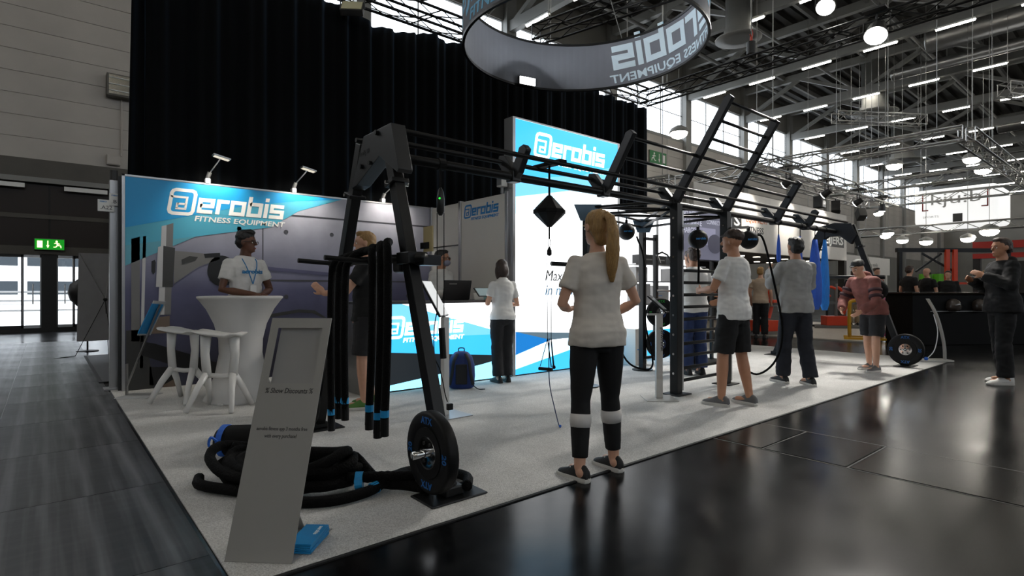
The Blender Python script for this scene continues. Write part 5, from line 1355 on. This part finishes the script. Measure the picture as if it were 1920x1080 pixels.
c_white = cloth('white', '#dcdbd8'); c_offwhite = cloth('offwhite', '#cfc8be'); c_black = cloth('black', '#0c0c0e'); c_charc = cloth('charcoal', '#1e1e21')
c_grey = cloth('grey', '#9a9a98', .15); c_denim = cloth('denim', '#1d2f58', .2); c_navy = cloth('navy', '#171a24'); c_khaki = cloth('khaki', '#8a7a62'); c_beige = cloth('beige', '#b9a48e')
c_pink = cloth('pink', '#86524b', .35); c_sport = cloth('sport', '#0b0b0d', .05)
s_black = mat('shoe_black', '#131314', .6, bump=.2, bscale=120); s_grey = mat('shoe_grey', '#5f5f60', .7, bump=.2, bscale=120); s_white = mat('shoe_white', '#c9c7c3', .5); s_sole = mat('sole_white', '#c4c2bc', .6); s_green = mat('shoe_green', '#4d7a35', .6); s_tan = mat('shoe_tan', '#8a6a45', .6)

# woman in the foreground, seen from behind
fw, J, S, sc, hd = person('blonde woman in pale T-shirt and black leggings at the carpet edge', (2.735, 2.405, 0), R(-26), 1.71, 'f', 'fair', 'tee', c_offwhite, 'leggings', c_sport, 'tail', 'blond', s_black, s_sole,
    {'anL': (-.15,-.07,.085), 'anR': (.15,.07,.085), 'elL': (-.25,-.01,1.13), 'wrL': (-.12,.22,1.09), 'elR': (.275,-.01,1.15), 'wrR': (.17,.19,1.04), 'hdR': (-.75,.6,.1), 'hdL': (.8,.5,.15), 'fyL': .48, 'fyR': .40}, yaw=R(12), vox=.009, seed=3.)
c_band = cloth('band_white', '#cfccc8')
for k in 'LR':
    a, b_ = J['kn'+k], J['an'+k]
    pts = [lerp(a, b_, f_) for f_ in (.20, .30, .40)]
    b = MB(); b.tube([sc(p) for p in pts], [.0685*S, .0715*S, .0655*S], n=20); b.build('leg_band', c_band, fw, smooth=True)
# woman with tablet at the counter
cw, J, S, sc, hd = person('woman in white polo shirt and black trousers holding a tablet', (4.50, 5.56, .009), R(-12), 1.57, 'f', 'fair', 'polo', c_white, 'pants', c_charc, 'bob', 'brown', s_black, s_black,
    {'anL': (-.075,-.02,.085), 'anR': (.08,.0,.085), 'elL': (-.235,.0,1.12), 'wrL': (-.15,.2,1.14), 'elR': (.235,-.02,1.1), 'wrR': (.12,.19,1.13), 'hdL': (.25,.8,.4), 'hdR': (-.2,.8,.4)}, pitch=R(-14), vox=.010, seed=9.)
t = thing('tablet', 'black tablet held by the woman in the white polo', 'tablet', (4.44, 5.87, 1.165), R(-5))
Rm = Matrix.Rotation(R(38), 3, 'X')
b = MB(); b.box((0,0,0), (.25,.18,.012), Rm); b.build('body', m_black, t, bevel=.003)
b = MB(); b.box(Rm @ Vector((0,0,.0065)), (.22,.155,.002), Rm); b.build('screen', mat('tablet_screen', '#9fb4b8', emit=.35), t)
# man at the bar table
m1, J, S, sc, hd = person('man in white T-shirt with glasses and blue lanyard at the bar table', (1.79, 6.99, .009), R(-166), 1.86, 'm', 'dark', 'tee', c_white, 'pants', c_grey, 'afro', 'black', s_black, s_sole,
    {'elL': (-.27,.02,1.12), 'wrL': (-.06,.25,1.07), 'elR': (.27,.02,1.12), 'wrR': (.05,.27,1.07), 'hdL': (.9,.4,0), 'hdR': (-.9,.4,0)}, yaw=R(38), glasses=True, seed=14.)
m_lan = mat('lanyard_blue', '#2f7fb8', .6)
b = MB()
for s in (-1, 1): b.tube(spline([sc((s*.065,.0,1.49)), sc((s*.075,.085,1.44)), sc((s*.05,.135,1.34)), sc((0,.155,1.18))], 5), .006, n=6)
b.build('lanyard', m_lan, m1)
b = MB(); b.box(sc((0,.16,1.12)), (.075,.006,.1)); b.build('badge', m_white, m1)
lettering('aerobis', plane_map(sc((0,.1445,1.295)), (-1,0,0), (0,0,1)), .07, m_lan, m1, width=.24, align='CENTER', bold=.02, world=False, depth=.006)
# blond man behind the ropes
m2, J, S, sc, hd = person('blond person in black T-shirt and dark shorts gesturing behind the ropes', (2.49, 5.28, .009), R(58), 1.77, 'm', 'fair', 'tee', c_black, 'shorts', c_charc, 'short', 'blond', s_green, s_sole,
    {'elL': (-.2,.16,1.16), 'wrL': (-.14,.38,1.14), 'hdL': (.1,.8,.75), 'pnL': (1,0,-.1), 'curlL': .35, 'anL': (-.12,.0,.085), 'anR': (.12,-.04,.085)}, yaw=R(8), seed=21.)
# man behind the counter
m3, J, S, sc, hd = person('man in white shirt with glasses and grey face mask behind the counter', (4.36, 6.78, .009), R(-158), 1.75, 'm', 'tan', 'shirt', c_white, 'pants', c_charc, 'short', 'black', s_black, s_black,
    {'elL': (-.26,.02,1.12), 'wrL': (-.14,.26,1.14), 'elR': (.26,.02,1.12), 'wrR': (.14,.26,1.14), 'hdL': (.3,.9,0), 'hdR': (-.3,.9,0)}, yaw=R(24), glasses=True, seed=27.)
b = MB(); b.ball(hd((0,.064,1.575)), (.066*S,.068*S,.05*S), 16, 10, Matrix.Rotation(R(24),3,'Z')); b.build('face_mask', mat('mask_grey', '#8b8ca0', .8), m3, smooth=True)
# man in shorts near the stall bars
person('man in white T-shirt and black shorts with grey trainers near the stall bars', (5.42, 2.92, .009), R(-2), 1.80, 'm', 'tan', 'tee', c_white, 'shorts', c_black, 'cap', 'brown', s_grey, s_sole,
    {'anL': (-.12,.06,.085), 'anR': (.16,-.08,.085), 'elL': (-.27,.06,1.16), 'wrL': (-.16,.26,1.15), 'elR': (.25,.02,1.12), 'wrR': (.2,.22,1.05)}, yaw=R(15), seed=33., face=False)
person('man in grey sweater and dark trousers under the rig beam', (7.25, 3.08, .009), R(-32), 1.84, 'm', 'tan', 'sweater', c_grey, 'pants', c_navy, 'short', 'black', s_black, s_sole,
    {'anL': (-.1,.1,.085), 'anR': (.11,-.12,.085), 'elL': (-.25,.12,1.2), 'wrL': (-.14,.3,1.36), 'elR': (.25,.08,1.18), 'wrR': (.16,.3,1.22)}, seed=39., face=False)
person('person in white shirt and blue jeans behind the stall bars', (6.98, 4.35, .009), R(-35), 1.78, 'm', 'tan', 'tee', c_white, 'jeans', c_denim, 'short', 'brown', s_black, s_black,
    {'elL': (-.25,.1,1.16), 'wrL': (-.12,.28,1.2), 'elR': (.25,.05,1.14), 'wrR': (.15,.25,1.1)}, seed=45., face=False, vox=.012)
person('person in black T-shirt beside the jeans wearer behind the rig post', (7.30, 4.60, .009), R(-20), 1.76, 'm', 'fair', 'tee', c_black, 'pants', c_charc, 'short', 'brown', s_black, s_black,
    {'elL': (-.25,.06,1.14), 'wrL': (-.15,.26,1.05)}, seed=51., face=False, vox=.012)
# stooping visitor in a pink patterned jacket
p9, J, S, sc, hd = person('stooping visitor in pink striped jacket and dark shorts by the far plate', (9.32, 2.86, .009), R(68), 1.68, 'm', 'fair', 'hoodie', c_pink, 'shorts', c_charc, 'cap', 'black', s_grey, s_sole,
    {'elL': (-.27,.26,1.06), 'wrL': (-.16,.42,.92), 'elR': (.25,.3,1.08), 'wrR': (.14,.46,.95), 'anL': (-.12,.08,.085), 'anR': (.12,-.08,.085)}, lean=R(26), pitch=R(-8), seed=57., vox=.012)
m_stripe = cloth('plum', '#3a2228')
b = MB(); b.ball(sc((0,-.10,1.26)), (.15*S,.10*S,.17*S), 14, 9, Matrix.Rotation(R(-26),3,'X')); b.build('rucksack', c_black, p9, smooth=True)
for f_ in (.45, .75):
    for k in 'LR':
        q = lerp(J['sh'+k], J['el'+k], f_); d_ = (J['el'+k]-J['sh'+k]).normalized(); b = MB(); b.cyl(sc(q-d_*.022), sc(q+d_*.022), .092*S, n=18); b.build('sleeve_stripe', m_stripe, p9, smooth=True)
# man in black in the aisle
person('man dressed all in black with white trainers in the right aisle', (9.35, 1.42, 0), R(35), 1.85, 'm', 'tan', 'hoodie', c_black, 'pants', c_sport, 'short', 'brown', s_white, s_sole,
    {'anL': (-.11,.02,.085), 'anR': (.13,-.1,.085), 'elL': (-.28,.06,1.18), 'wrL': (-.12,.24,1.3), 'elR': (.27,.05,1.16), 'wrR': (.12,.26,1.25)}, yaw=R(12), seed=63., vox=.011)
# visitors further back
def bgp(label, x, y, rz, top, topm, bot, botm, hair, hairc, h=1.75, sex='m', pose=None, skin='fair', z=0.): person(label, (x, y, z), rz, h, sex, skin, top, topm, bot, botm, hair, hairc, s_black, s_black, pose, vox=.017, face=False, detail=False, seed=x, group='visitors at the far booths')

# ---------------------------------------------------------------- neighbouring booth across the aisle
BZ = .009
b = MB(); b.bb((14.2, 4.45, .001), (21.4, 12.0, .03)); tag(b.build('platform', mat('beige_booth_floor', '#b3aca1', .6, var=.08)), 'pale raised floor of the neighbouring booth', 'platform')
m_fascia = mat('white_fascia', '#cfcac2', .6, var=.03)
m_dkint = mat('dark_booth_wall', '#221f1d', .6)
t = thing('booth_fascia', 'large white booth fascia with black lettering across the aisle', 'booth wall', (16.4, 7.3, 0))
b = MB(); b.bb((11.7, 7.3, 2.2), (21.2, 7.42, 3.75)); b.build('fascia', m_fascia, t, world=True)
b = MB(); b.bb((21.08, 7.42, 2.2), (21.2, 11.5, 3.75)); b.build('fascia_return', m_fascia, t, world=True)
b = MB(); b.bb((11.7, 7.42, 2.2), (21.1, 11.5, 2.26)); b.build('soffit', m_dkint, t, world=True)
b = MB(); b.bb((11.7, 11.4, .03), (21.2, 11.5, 2.25)); b.build('back_wall', m_dkint, t, world=True)
for x in (11.8, 21.1):
    b = MB(); b.bb((x-.1, 7.3, .03), (x+.1, 7.5, 2.2)); b.build('pillar', m_dkint, t, world=True)
def fasc(poly, mt):
    b = MB(); b.prism(poly, (0,7.298,0), (1,0,0), (0,0,1), .004); return b.build('sign_field', mt, t, world=True)
fasc([(13.1,2.80),(13.95,2.80),(13.95,3.2),(13.1,3.2)], p_bk)
lettering('S', plane_map((13.55,7.293,2.86), (1,0,0), (0,0,1)), .38, p_white, t, bold=.02, width=.3)
m_or = mat('sign_orange', '#c26a3a', .5)
lettering('EQUIPMENT', plane_map((14.2,7.297,3.0), (1,0,0), (0,0,1)), .24, m_or, t, width=1.2, bold=.015)
lettering('FITNESS', plane_map((14.2,7.297,2.72), (1,0,0), (0,0,1)), .24, p_bk, t, width=.95, bold=.015)
fasc([(18.9,2.62),(20.95,2.62),(20.95,3.1),(18.9,3.1)], p_bk)
lettering('LEIJERS', plane_map((19.0,7.293,2.72), (1,0,0), (0,0,1)), .36, p_white, t, width=1.85, bold=.03)
e_dl = mat('downlight_glow', '#fff1d8', emit=9.)
for i in range(9):
    for j in range(2):
        b = MB(); b.cyl((12.8+i*.95, 8.2+j*1.4, 2.185), (12.8+i*.95, 8.2+j*1.4, 2.199), .1, n=12); b.build('downlight', e_dl, t, world=True)
m_tint = [mat('shelf_'+k, c, .5) for k, c in (('yellow','#b8a23a'),('orange','#c05a2a'),('white','#b5b2ab'),('brown','#5a4332'),('lime','#7fa02c'))]
t = thing('product_shelf', 'dark shelf of small coloured products inside the neighbouring booth', 'shelf', (19.4, 11.1, .03))
for z in (.5, .95, 1.4, 1.75):
    b = MB(); b.bb((-1.6,-.18,z-.02),(1.6,.18,z)); b.build('shelf_board', p_g3, t)
for x in (-1.6, 1.6):
    b = MB(); b.bb((x-.03,-.18,0),(x+.03,.18,2.0)); b.build('side', p_g3, t)
rs = random.Random(5)
for z in (.95, 1.4):
    for k in range(13):
        x = 17.95+k*.235; mt = m_tint[rs.randrange(5)]; hh = .14+.1*rs.random()
        o = thing('product_pot', 'small coloured product pot on the dark booth shelf', 'pot', (x, 11.05, z+.03), 0, 'product pots on the far shelf')
        b = MB(); b.lathe([(.06,0),(.075,.01),(.075,hh*.8),(.05,hh*.88)], n=10); b.build('body', mt, o)
        b = MB(); b.lathe([(.055,hh*.86),(.055,hh),(.02,hh)], n=10); b.build('lid', p_bk, o)
# gym machines in orange and steel
m_orange = mat('machine_orange', '#cf3f1a', .45); m_steel = mat('machine_steel', '#8d8d8c', .3, metal=.7)
def machine(label, x, y, rz, red=m_orange):
    t = thing('gym_machine', label, 'gym machine', (x, y, .03), rz)
    b = MB(); b.bb((-.7,-.35,0),(.7,-.27,.08)); b.build('base_rail', m_steel, t); b = MB(); b.bb((-.7,.27,0),(.7,.35,.08)); b.build('base_rail', m_steel, t)
    b = MB(); b.bb((-.35,-.25,.08),(.3,.25,.36)); b.build('weight_stack', red, t, bevel=.01)
    b = MB(); b.cyl((0,0,.3),(0,0,1.35), .045, n=10); b.build('mast', m_steel, t)
    b = MB(); b.bb((-.75,-.04,.72),(.8,.04,.8)); b.build('beam', m_steel, t)
    b = MB(); b.tube(spline([(.25,.1,.4),(.35,.1,.8),(.2,.1,1.15),(.05,.1,1.25)],5), .045, n=8); b.build('arm', red, t)
    b = MB(); b.tube(spline([(-.2,-.1,.95),(-.3,-.1,1.1),(-.2,-.1,1.25),(-.05,-.1,1.2)],5), .04, n=8); b.build('arm', red, t)
    b = MB(); b.bb((.1,-.2,.82),(.5,.2,.9)); b.build('seat', red, t, bevel=.02)
    b = MB(); b.tube([(-.75,0,.78),(-.78,0,.4),(-.85,-.1,.1),(-.6,-.3,.04)], .02, n=6); b.build('bracket', m_blacksteel, t)
    return t
machine('orange and steel gym machine on the neighbouring booth floor', 18.6, 6.7, R(-50))
machine('orange gym machine half hidden behind the shorts man', 14.6, 7.0, R(-20))
def hurdle(label, x, y, rz, mt):
    t = thing('parallette_frame', label, 'training bar', (x, y, .03), rz)
    for s in (-.28, .28):
        b = MB(); b.tube(spline([(s,-.3,.03),(s,-.3,.75),(s,-.22,.9),(s,.22,.9),(s,.3,.75),(s,.3,.03)],4), .035, n=8); b.build('loop', mt, t, smooth=True)
        b = MB(); b.bb((s-.05,-.42,0),(s+.05,.42,.05)); b.build('foot', mt, t)
hurdle('yellow training bars behind the pink jacket visitor', 14.9, 4.75, R(20), mat('bar_yellow', '#c9971c', .4))
hurdle('magenta training bars beside the yellow ones', 16.4, 4.85, R(20), mat('bar_magenta', '#b02e78', .4))
# dark display counter and far dark booth
t = thing('display_counter', 'long black display counter at the far aisle', 'counter', (15.6, 3.2, 0), R(-36))
b = MB(); b.bb((-1.3,-.4,0),(1.5,.4,1.1)); b.build('body', mat('counter_black', '#040404', .6, spec=.15), t, bevel=.01)
b = MB(); b.bb((-1.35,-.45,1.1),(1.55,.45,1.14)); b.build('top', mat('counter_gloss', '#18130f', .15), t)
b = MB(); b.bb((-.9,-.42,.72),(1.2,-.4,.74)); b.build('shelf_edge', m_alu, t)
for x in (-.4, .2):
    b = MB(); b.lathe([(.12,.74),(.15,.82),(.13,.94),(.06,1.0)], (x,-.43,0), n=14); b.build('bowl', mat('dark_glass', '#3b3430', .1), t, smooth=True)
t = thing('far_booth', 'far black booth with red sign band', 'booth wall', (24, 2.2, 0))
m_red = mat('sign_red', '#b32a1f', .5)
FX = 24.
b = MB(); b.bb((FX, -7, 2.24), (FX+.2, 4.4, 2.80)); b.build('fascia', mat('fascia_grey', '#6e6a66', .6), t, world=True)
b = MB(); b.bb((FX-.03, -7, 2.56), (FX, 4.4, 2.80)); b.build('red_band', m_red, t, world=True)
b = MB(); b.bb((FX-.03, -7, 2.24), (FX, 4.4, 2.40)); b.build('red_band', m_red, t, world=True)
b = MB(); b.bb((FX+3.0, -7, 0), (FX+3.1, 4.3, 2.24)); b.build('back_wall', m_dkint, t, world=True)
for y in (4.3, -1, -5):
    b = MB(); b.bb((FX, y-.1, 0), (FX+.2, y+.1, 2.24)); b.build('pillar', m_dkint, t, world=True)
lettering('FITNESS', plane_map((FX-.033, 3.0, 2.61), (0,-1,0), (0,0,1)), .16, p_white, t, width=1.3, bold=.02)
# second white booth
t = thing('white_booth', 'small white booth wall right of the neighbouring booth', 'booth wall', (27, 8.4, 0))
b = MB(); b.bb((24.4, 8.4, 1.85), (29.6, 8.5, 2.6)); b.build('fascia', m_fascia, t, world=True)
b = MB(); b.bb((24.4, 8.4, 0), (25.8, 8.5, 1.85)); b.build('side_panel', m_fascia, t, world=True)
b = MB(); b.bb((25.8, 9.6, 0), (29.6, 9.7, 1.85)); b.build('back_wall', m_dkint, t, world=True)
b = MB(); b.bb((29.5, 8.5, 0), (29.6, 9.6, 1.85)); b.build('end_panel', m_fascia, t, world=True)
lettering('fitness studio', plane_map((26.6, 8.397, 2.2), (1,0,0), (0,0,1)), .22, p_g2, t, width=1.4)
# far dark training frame with orange posts and green rolls
t = thing('orange_post_frame', 'dark training frame with two orange posts above the display counter', 'training rig', (21.1, 4.47, 0), R(-38))
for x in (-1.5, 1.9):
    b = MB(); b.bb((x-.05,-.05,0),(x+.05,.05,2.42)); b.build('post', m_blacksteel, t)
b = MB(); b.bb((-1.6,-.06,2.34),(2.0,.06,2.46)); b.build('beam', m_blacksteel, t)
for x0, x1 in ((-1.0,-.2),(.2,-.8)):
    b = MB(); b.bar((x0,0,1.75),(x1,0,2.3), .05, .05); b.build('brace', m_blacksteel, t)
for x in (-.08, .16):
    b = MB(); b.bb((x-.06,-.12,1.42),(x+.06,-.04,2.42)); b.build('orange_post', m_orange, t)
b = MB(); b.bb((-.5,-.14,1.36),(.9,.1,1.42)); b.build('orange_tray', m_orange, t)
m_lime = mat('roll_lime', '#5fae1e', .6)
for i, x in enumerate((-.75, -.38)):
    o = thing('foam_roll', ['lime foam roll left of the orange posts', 'lime foam roll next to the orange posts'][i], 'foam roll', (20.9+.85*x, 4.35-.66*x, 1.15), 0, 'lime foam rolls')
    b = MB(); b.lathe([(.04,0),(.14,0),(.15,.02),(.15,.5),(.14,.52),(.04,.52)], n=16); b.build('roll', m_lime, o, smooth=False)
    b = MB(); b.lathe([(.02,.515),(.05,.515),(.05,.53),(.02,.53)], n=12); b.build('core', p_g3, o)
    b = MB(); b.bb((-.16,-.16,-1.15),(.16,.16,-.005)); b.build('plinth', m_dkint, o)

# ---------------------------------------------------------------- silver trusses, hanging cube and lamps deeper in the hall
truss('silver truss along the near edge of the big overhead frame', (21.6, 4.17, 6.0), (21.6, 15.5, 6.0), m_trusssilver, w=.42, step=.62, r=.035)
truss('silver truss going back from the near corner of the overhead frame', (21.9, 4.17, 6.0), (35.3, 4.17, 6.0), m_trusssilver, w=.42, step=.62, r=.035)
truss('silver truss closing the overhead frame in front of the white cube', (35.5, 3.95, 6.0), (35.5, 11.4, 6.0), m_trusssilver, w=.42, step=.62, r=.035)
truss('silver truss along the wall side of the overhead frame', (21.9, 11.2, 6.0), (35.2, 11.2, 6.0), m_trusssilver, w=.42, step=.62, r=.035)
truss('silver truss crossing the middle of the overhead frame', (29.5, 4.4, 6.0), (29.5, 11.0, 6.0), m_trusssilver, w=.42, step=.62, r=.035)
truss('low silver truss over the neighbouring booth', (13.2, 8.9, 4.2), (13.2, 14.0, 4.2), m_trusssilver, w=.3, step=.5)
truss('low silver truss above the white fascia', (13.0, 6.3, 4.25), (22.6, 6.3, 4.25), m_trusssilver, w=.3, step=.5)
truss('far low silver truss under the hanging cube', (34.6, 11.6, 4.3), (34.6, 1, 4.3), m_trusssilver, w=.4, step=.7, r=.035)
truss('curved far silver truss segment at the left', (30.8, 12.6, 4.05), (34.2, 11.4, 4.05), m_trusssilver, w=.35, step=.6, r=.035)
truss('silver truss hanging diagonally under the roof girder', (34, 12.3, 10.9), (38.6, 9.3, 10.9), m_trusssilver, w=.55, step=.6, r=.04)
truss('silver truss hanging at the upper right', (34.0, 5.1, 10.5), (37.2, 3.6, 10.5), m_trusssilver, w=.55, step=.6, r=.04)
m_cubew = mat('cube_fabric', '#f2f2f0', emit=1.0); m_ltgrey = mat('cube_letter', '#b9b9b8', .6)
t = thing('hanging_cube', 'white hanging cube banner lettered in grey with red brackets', 'banner', (36.2, 7.4, 4.6))
b = MB(); b.bb((0,-1.75,0),(3.4,1.75,1.95)); b.build('cube', m_cubew, t, bevel=.25, seg=4)
lettering('kju:b', plane_map((-.004,1.05,1.1), (0,-1,0), (0,0,1)), .85, m_ltgrey, t, world=False, width=2.1)
m_brk = mat('bracket_red', '#8d2a2a', .5)
for s in (1, -1):
    b = MB(); b.bb((-.01,s*1.35-.03,.8),(-.004,s*1.35+.03,1.75)); b.bb((-.01,min(s*1.35,s*1.1),.8 if s > 0 else .8),(-.004,max(s*1.35,s*1.1),.86)); b.build('bracket_mark', m_brk, t)
lettering('SPORTS', plane_map((-.004,1.35,.42), (0,-1,0), (0,0,1)), .16, m_ltgrey, t, world=False, width=.7)
b = MB(); b.bb((-.03,-.35,.12),(-.005,.05,.55)); b.build('dark_field', p_g3, t)
for y in (-1.5, 1.5):
    b = MB(); b.cyl((.3,y,1.9),(.3,y,11.42), .012, n=5); b.build('hanging_wire', m_cable, t)
e_far = mat('far_lamp_glow', '#fff8ea', emit=40.)
def bell(label, x, y, z, r=.3, grp='round lamps over the far booths', drop=2.0):
    t = thing('bell_lamp', label, 'lamp', (x, y, z), 0, grp)
    b = MB(); b.lathe([(r,0),(r*1.02,.04),(r*.85,r*.45),(r*.3,r*.75),(r*.1,r*.8)], n=18); b.build('shade', m_steelpaint, t, smooth=True)
    b = MB(); b.ball((0,0,-.02*r/.3), (r*.9,r*.9,r*.55), 16, 10); b.build('glow', e_far, t, smooth=True)
    b = MB(); b.cyl((0,0,r*.75),(0,0,16.1-z), .012, n=5); b.build('cable', m_cable, t)

for i, (x, y, z, r) in enumerate(((35.6,9.9,8.0,.42),(36.9,6.8,8.0,.42),(40.7,7.0,8.0,.45),(32,9.15,4.0,.26),(32.8,9.5,3.95,.26),(35.9,9.6,3.9,.3),(35.05,8.33,3.7,.32),(35.05,6.62,3.74,.32),(27.6,8.25,4.5,.2),(35.0,5.79,4.05,.42))):
    bell(['round bell lamp high above the overhead truss', 'bell lamp near the truss corner, left of a pair', 'bell lamp near the truss corner, right of a pair', 'low round lamp left of the hanging cube, first', 'low round lamp left of the hanging cube, second', 'low round lamp below the cube corner', 'low round lamp under the middle of the cube', 'low round lamp under the right part of the cube', 'single bright lamp above the small white booth', 'largest glaring lamp above the red sign band'][i], x, y, z, r)
bell('grey bell lamp hanging before the high windows beside the curtain', 26.0, 17.1, 9.6, .5, None, 3.5)
def par(label, x, y, z, aim):
    stage_lamp(label, x, y, z, aim, power=0, size=.12, group='small lamps on the low truss')
for i, x in enumerate((14.2, 16.6, 19.0, 21.4)):
    stage_lamp(['small lamp on the low truss above the lettering', 'small bright lamp above the fascia, middle', 'small bright lamp above the fascia, right of the middle', 'small lamp at the far end of the low truss'][i], x, 6.3, 3.83, (x, 7.5, 3.1) if i < 3 else (x, 6.5, .5), power=160, size=.1, group='small lamps on the low truss')
for i, (x, y, z) in enumerate(((28.5,11.0,5.4),(30.5,11.0,5.35),(34,11.0,5.3))):
    t = thing('truss_projector', ['dark box lamp under the silver truss, before the windows', 'tilted dark box lamp under the silver truss', 'dark box lamp under the far end of the silver truss'][i], 'stage lamp', (x, y, z), R(20*i), 'box lamps under the silver truss')
    b = MB(); b.box((0,0,0), (.5,.4,.55), Matrix.Rotation(R(15*i), 3, 'Y')); b.build('housing', m_lampbody, t, bevel=.03)
    b = MB(); b.box((0,-.21,-.1), (.36,.03,.3)); b.build('lens', m_chrome, t)
    b = MB(); b.cyl((0,0,.27),(0,0,.5), .03, n=8); b.build('clamp', m_lampbody, t)
bgp('man in dark jacket and khaki trousers on the neighbouring booth', 20.2, 6.75, R(-50), 'sweater', c_navy, 'pants', c_khaki, 'short', 'brown', 1.78, pose={'elL': (-.24,.1,1.15), 'wrL': (-.1,.25,1.15)}, z=.03)
bgp('man in beige T-shirt seen between the two nearer men', 13.6, 6.62, R(-75), 'tee', c_beige, 'pants', c_black, 'short', 'blond', 1.75, z=.0)
bgp('person in black T-shirt and shorts beside the magenta bars', 17.8, 4.6, R(-120), 'tee', c_black, 'shorts', c_black, 'short', 'brown', 1.80, z=.03)
bgp('bald man in black behind the curved info stand', 18.2, 4.3, R(60), 'tee', c_black, 'pants', c_black, 'bald', 'grey', 1.78, z=0)
bgp('visitor in black jacket at the black display counter', 19.4, 4.1, R(100), 'sweater', c_black, 'pants', c_black, 'short', 'brown', 1.72, z=0)
bgp('fair-haired visitor in dark clothes at the far counter', 18.0, 3.05, R(30), 'sweater', c_charc, 'pants', c_black, 'long', 'blond', 1.68, 'f', z=0)
bgp('visitor in dark red top behind the pink jacket', 17.2, 5.2, R(150), 'tee', c_pink, 'pants', c_charc, 'short', 'brown', 1.75, z=.03)

bpy.context.view_layer.update()
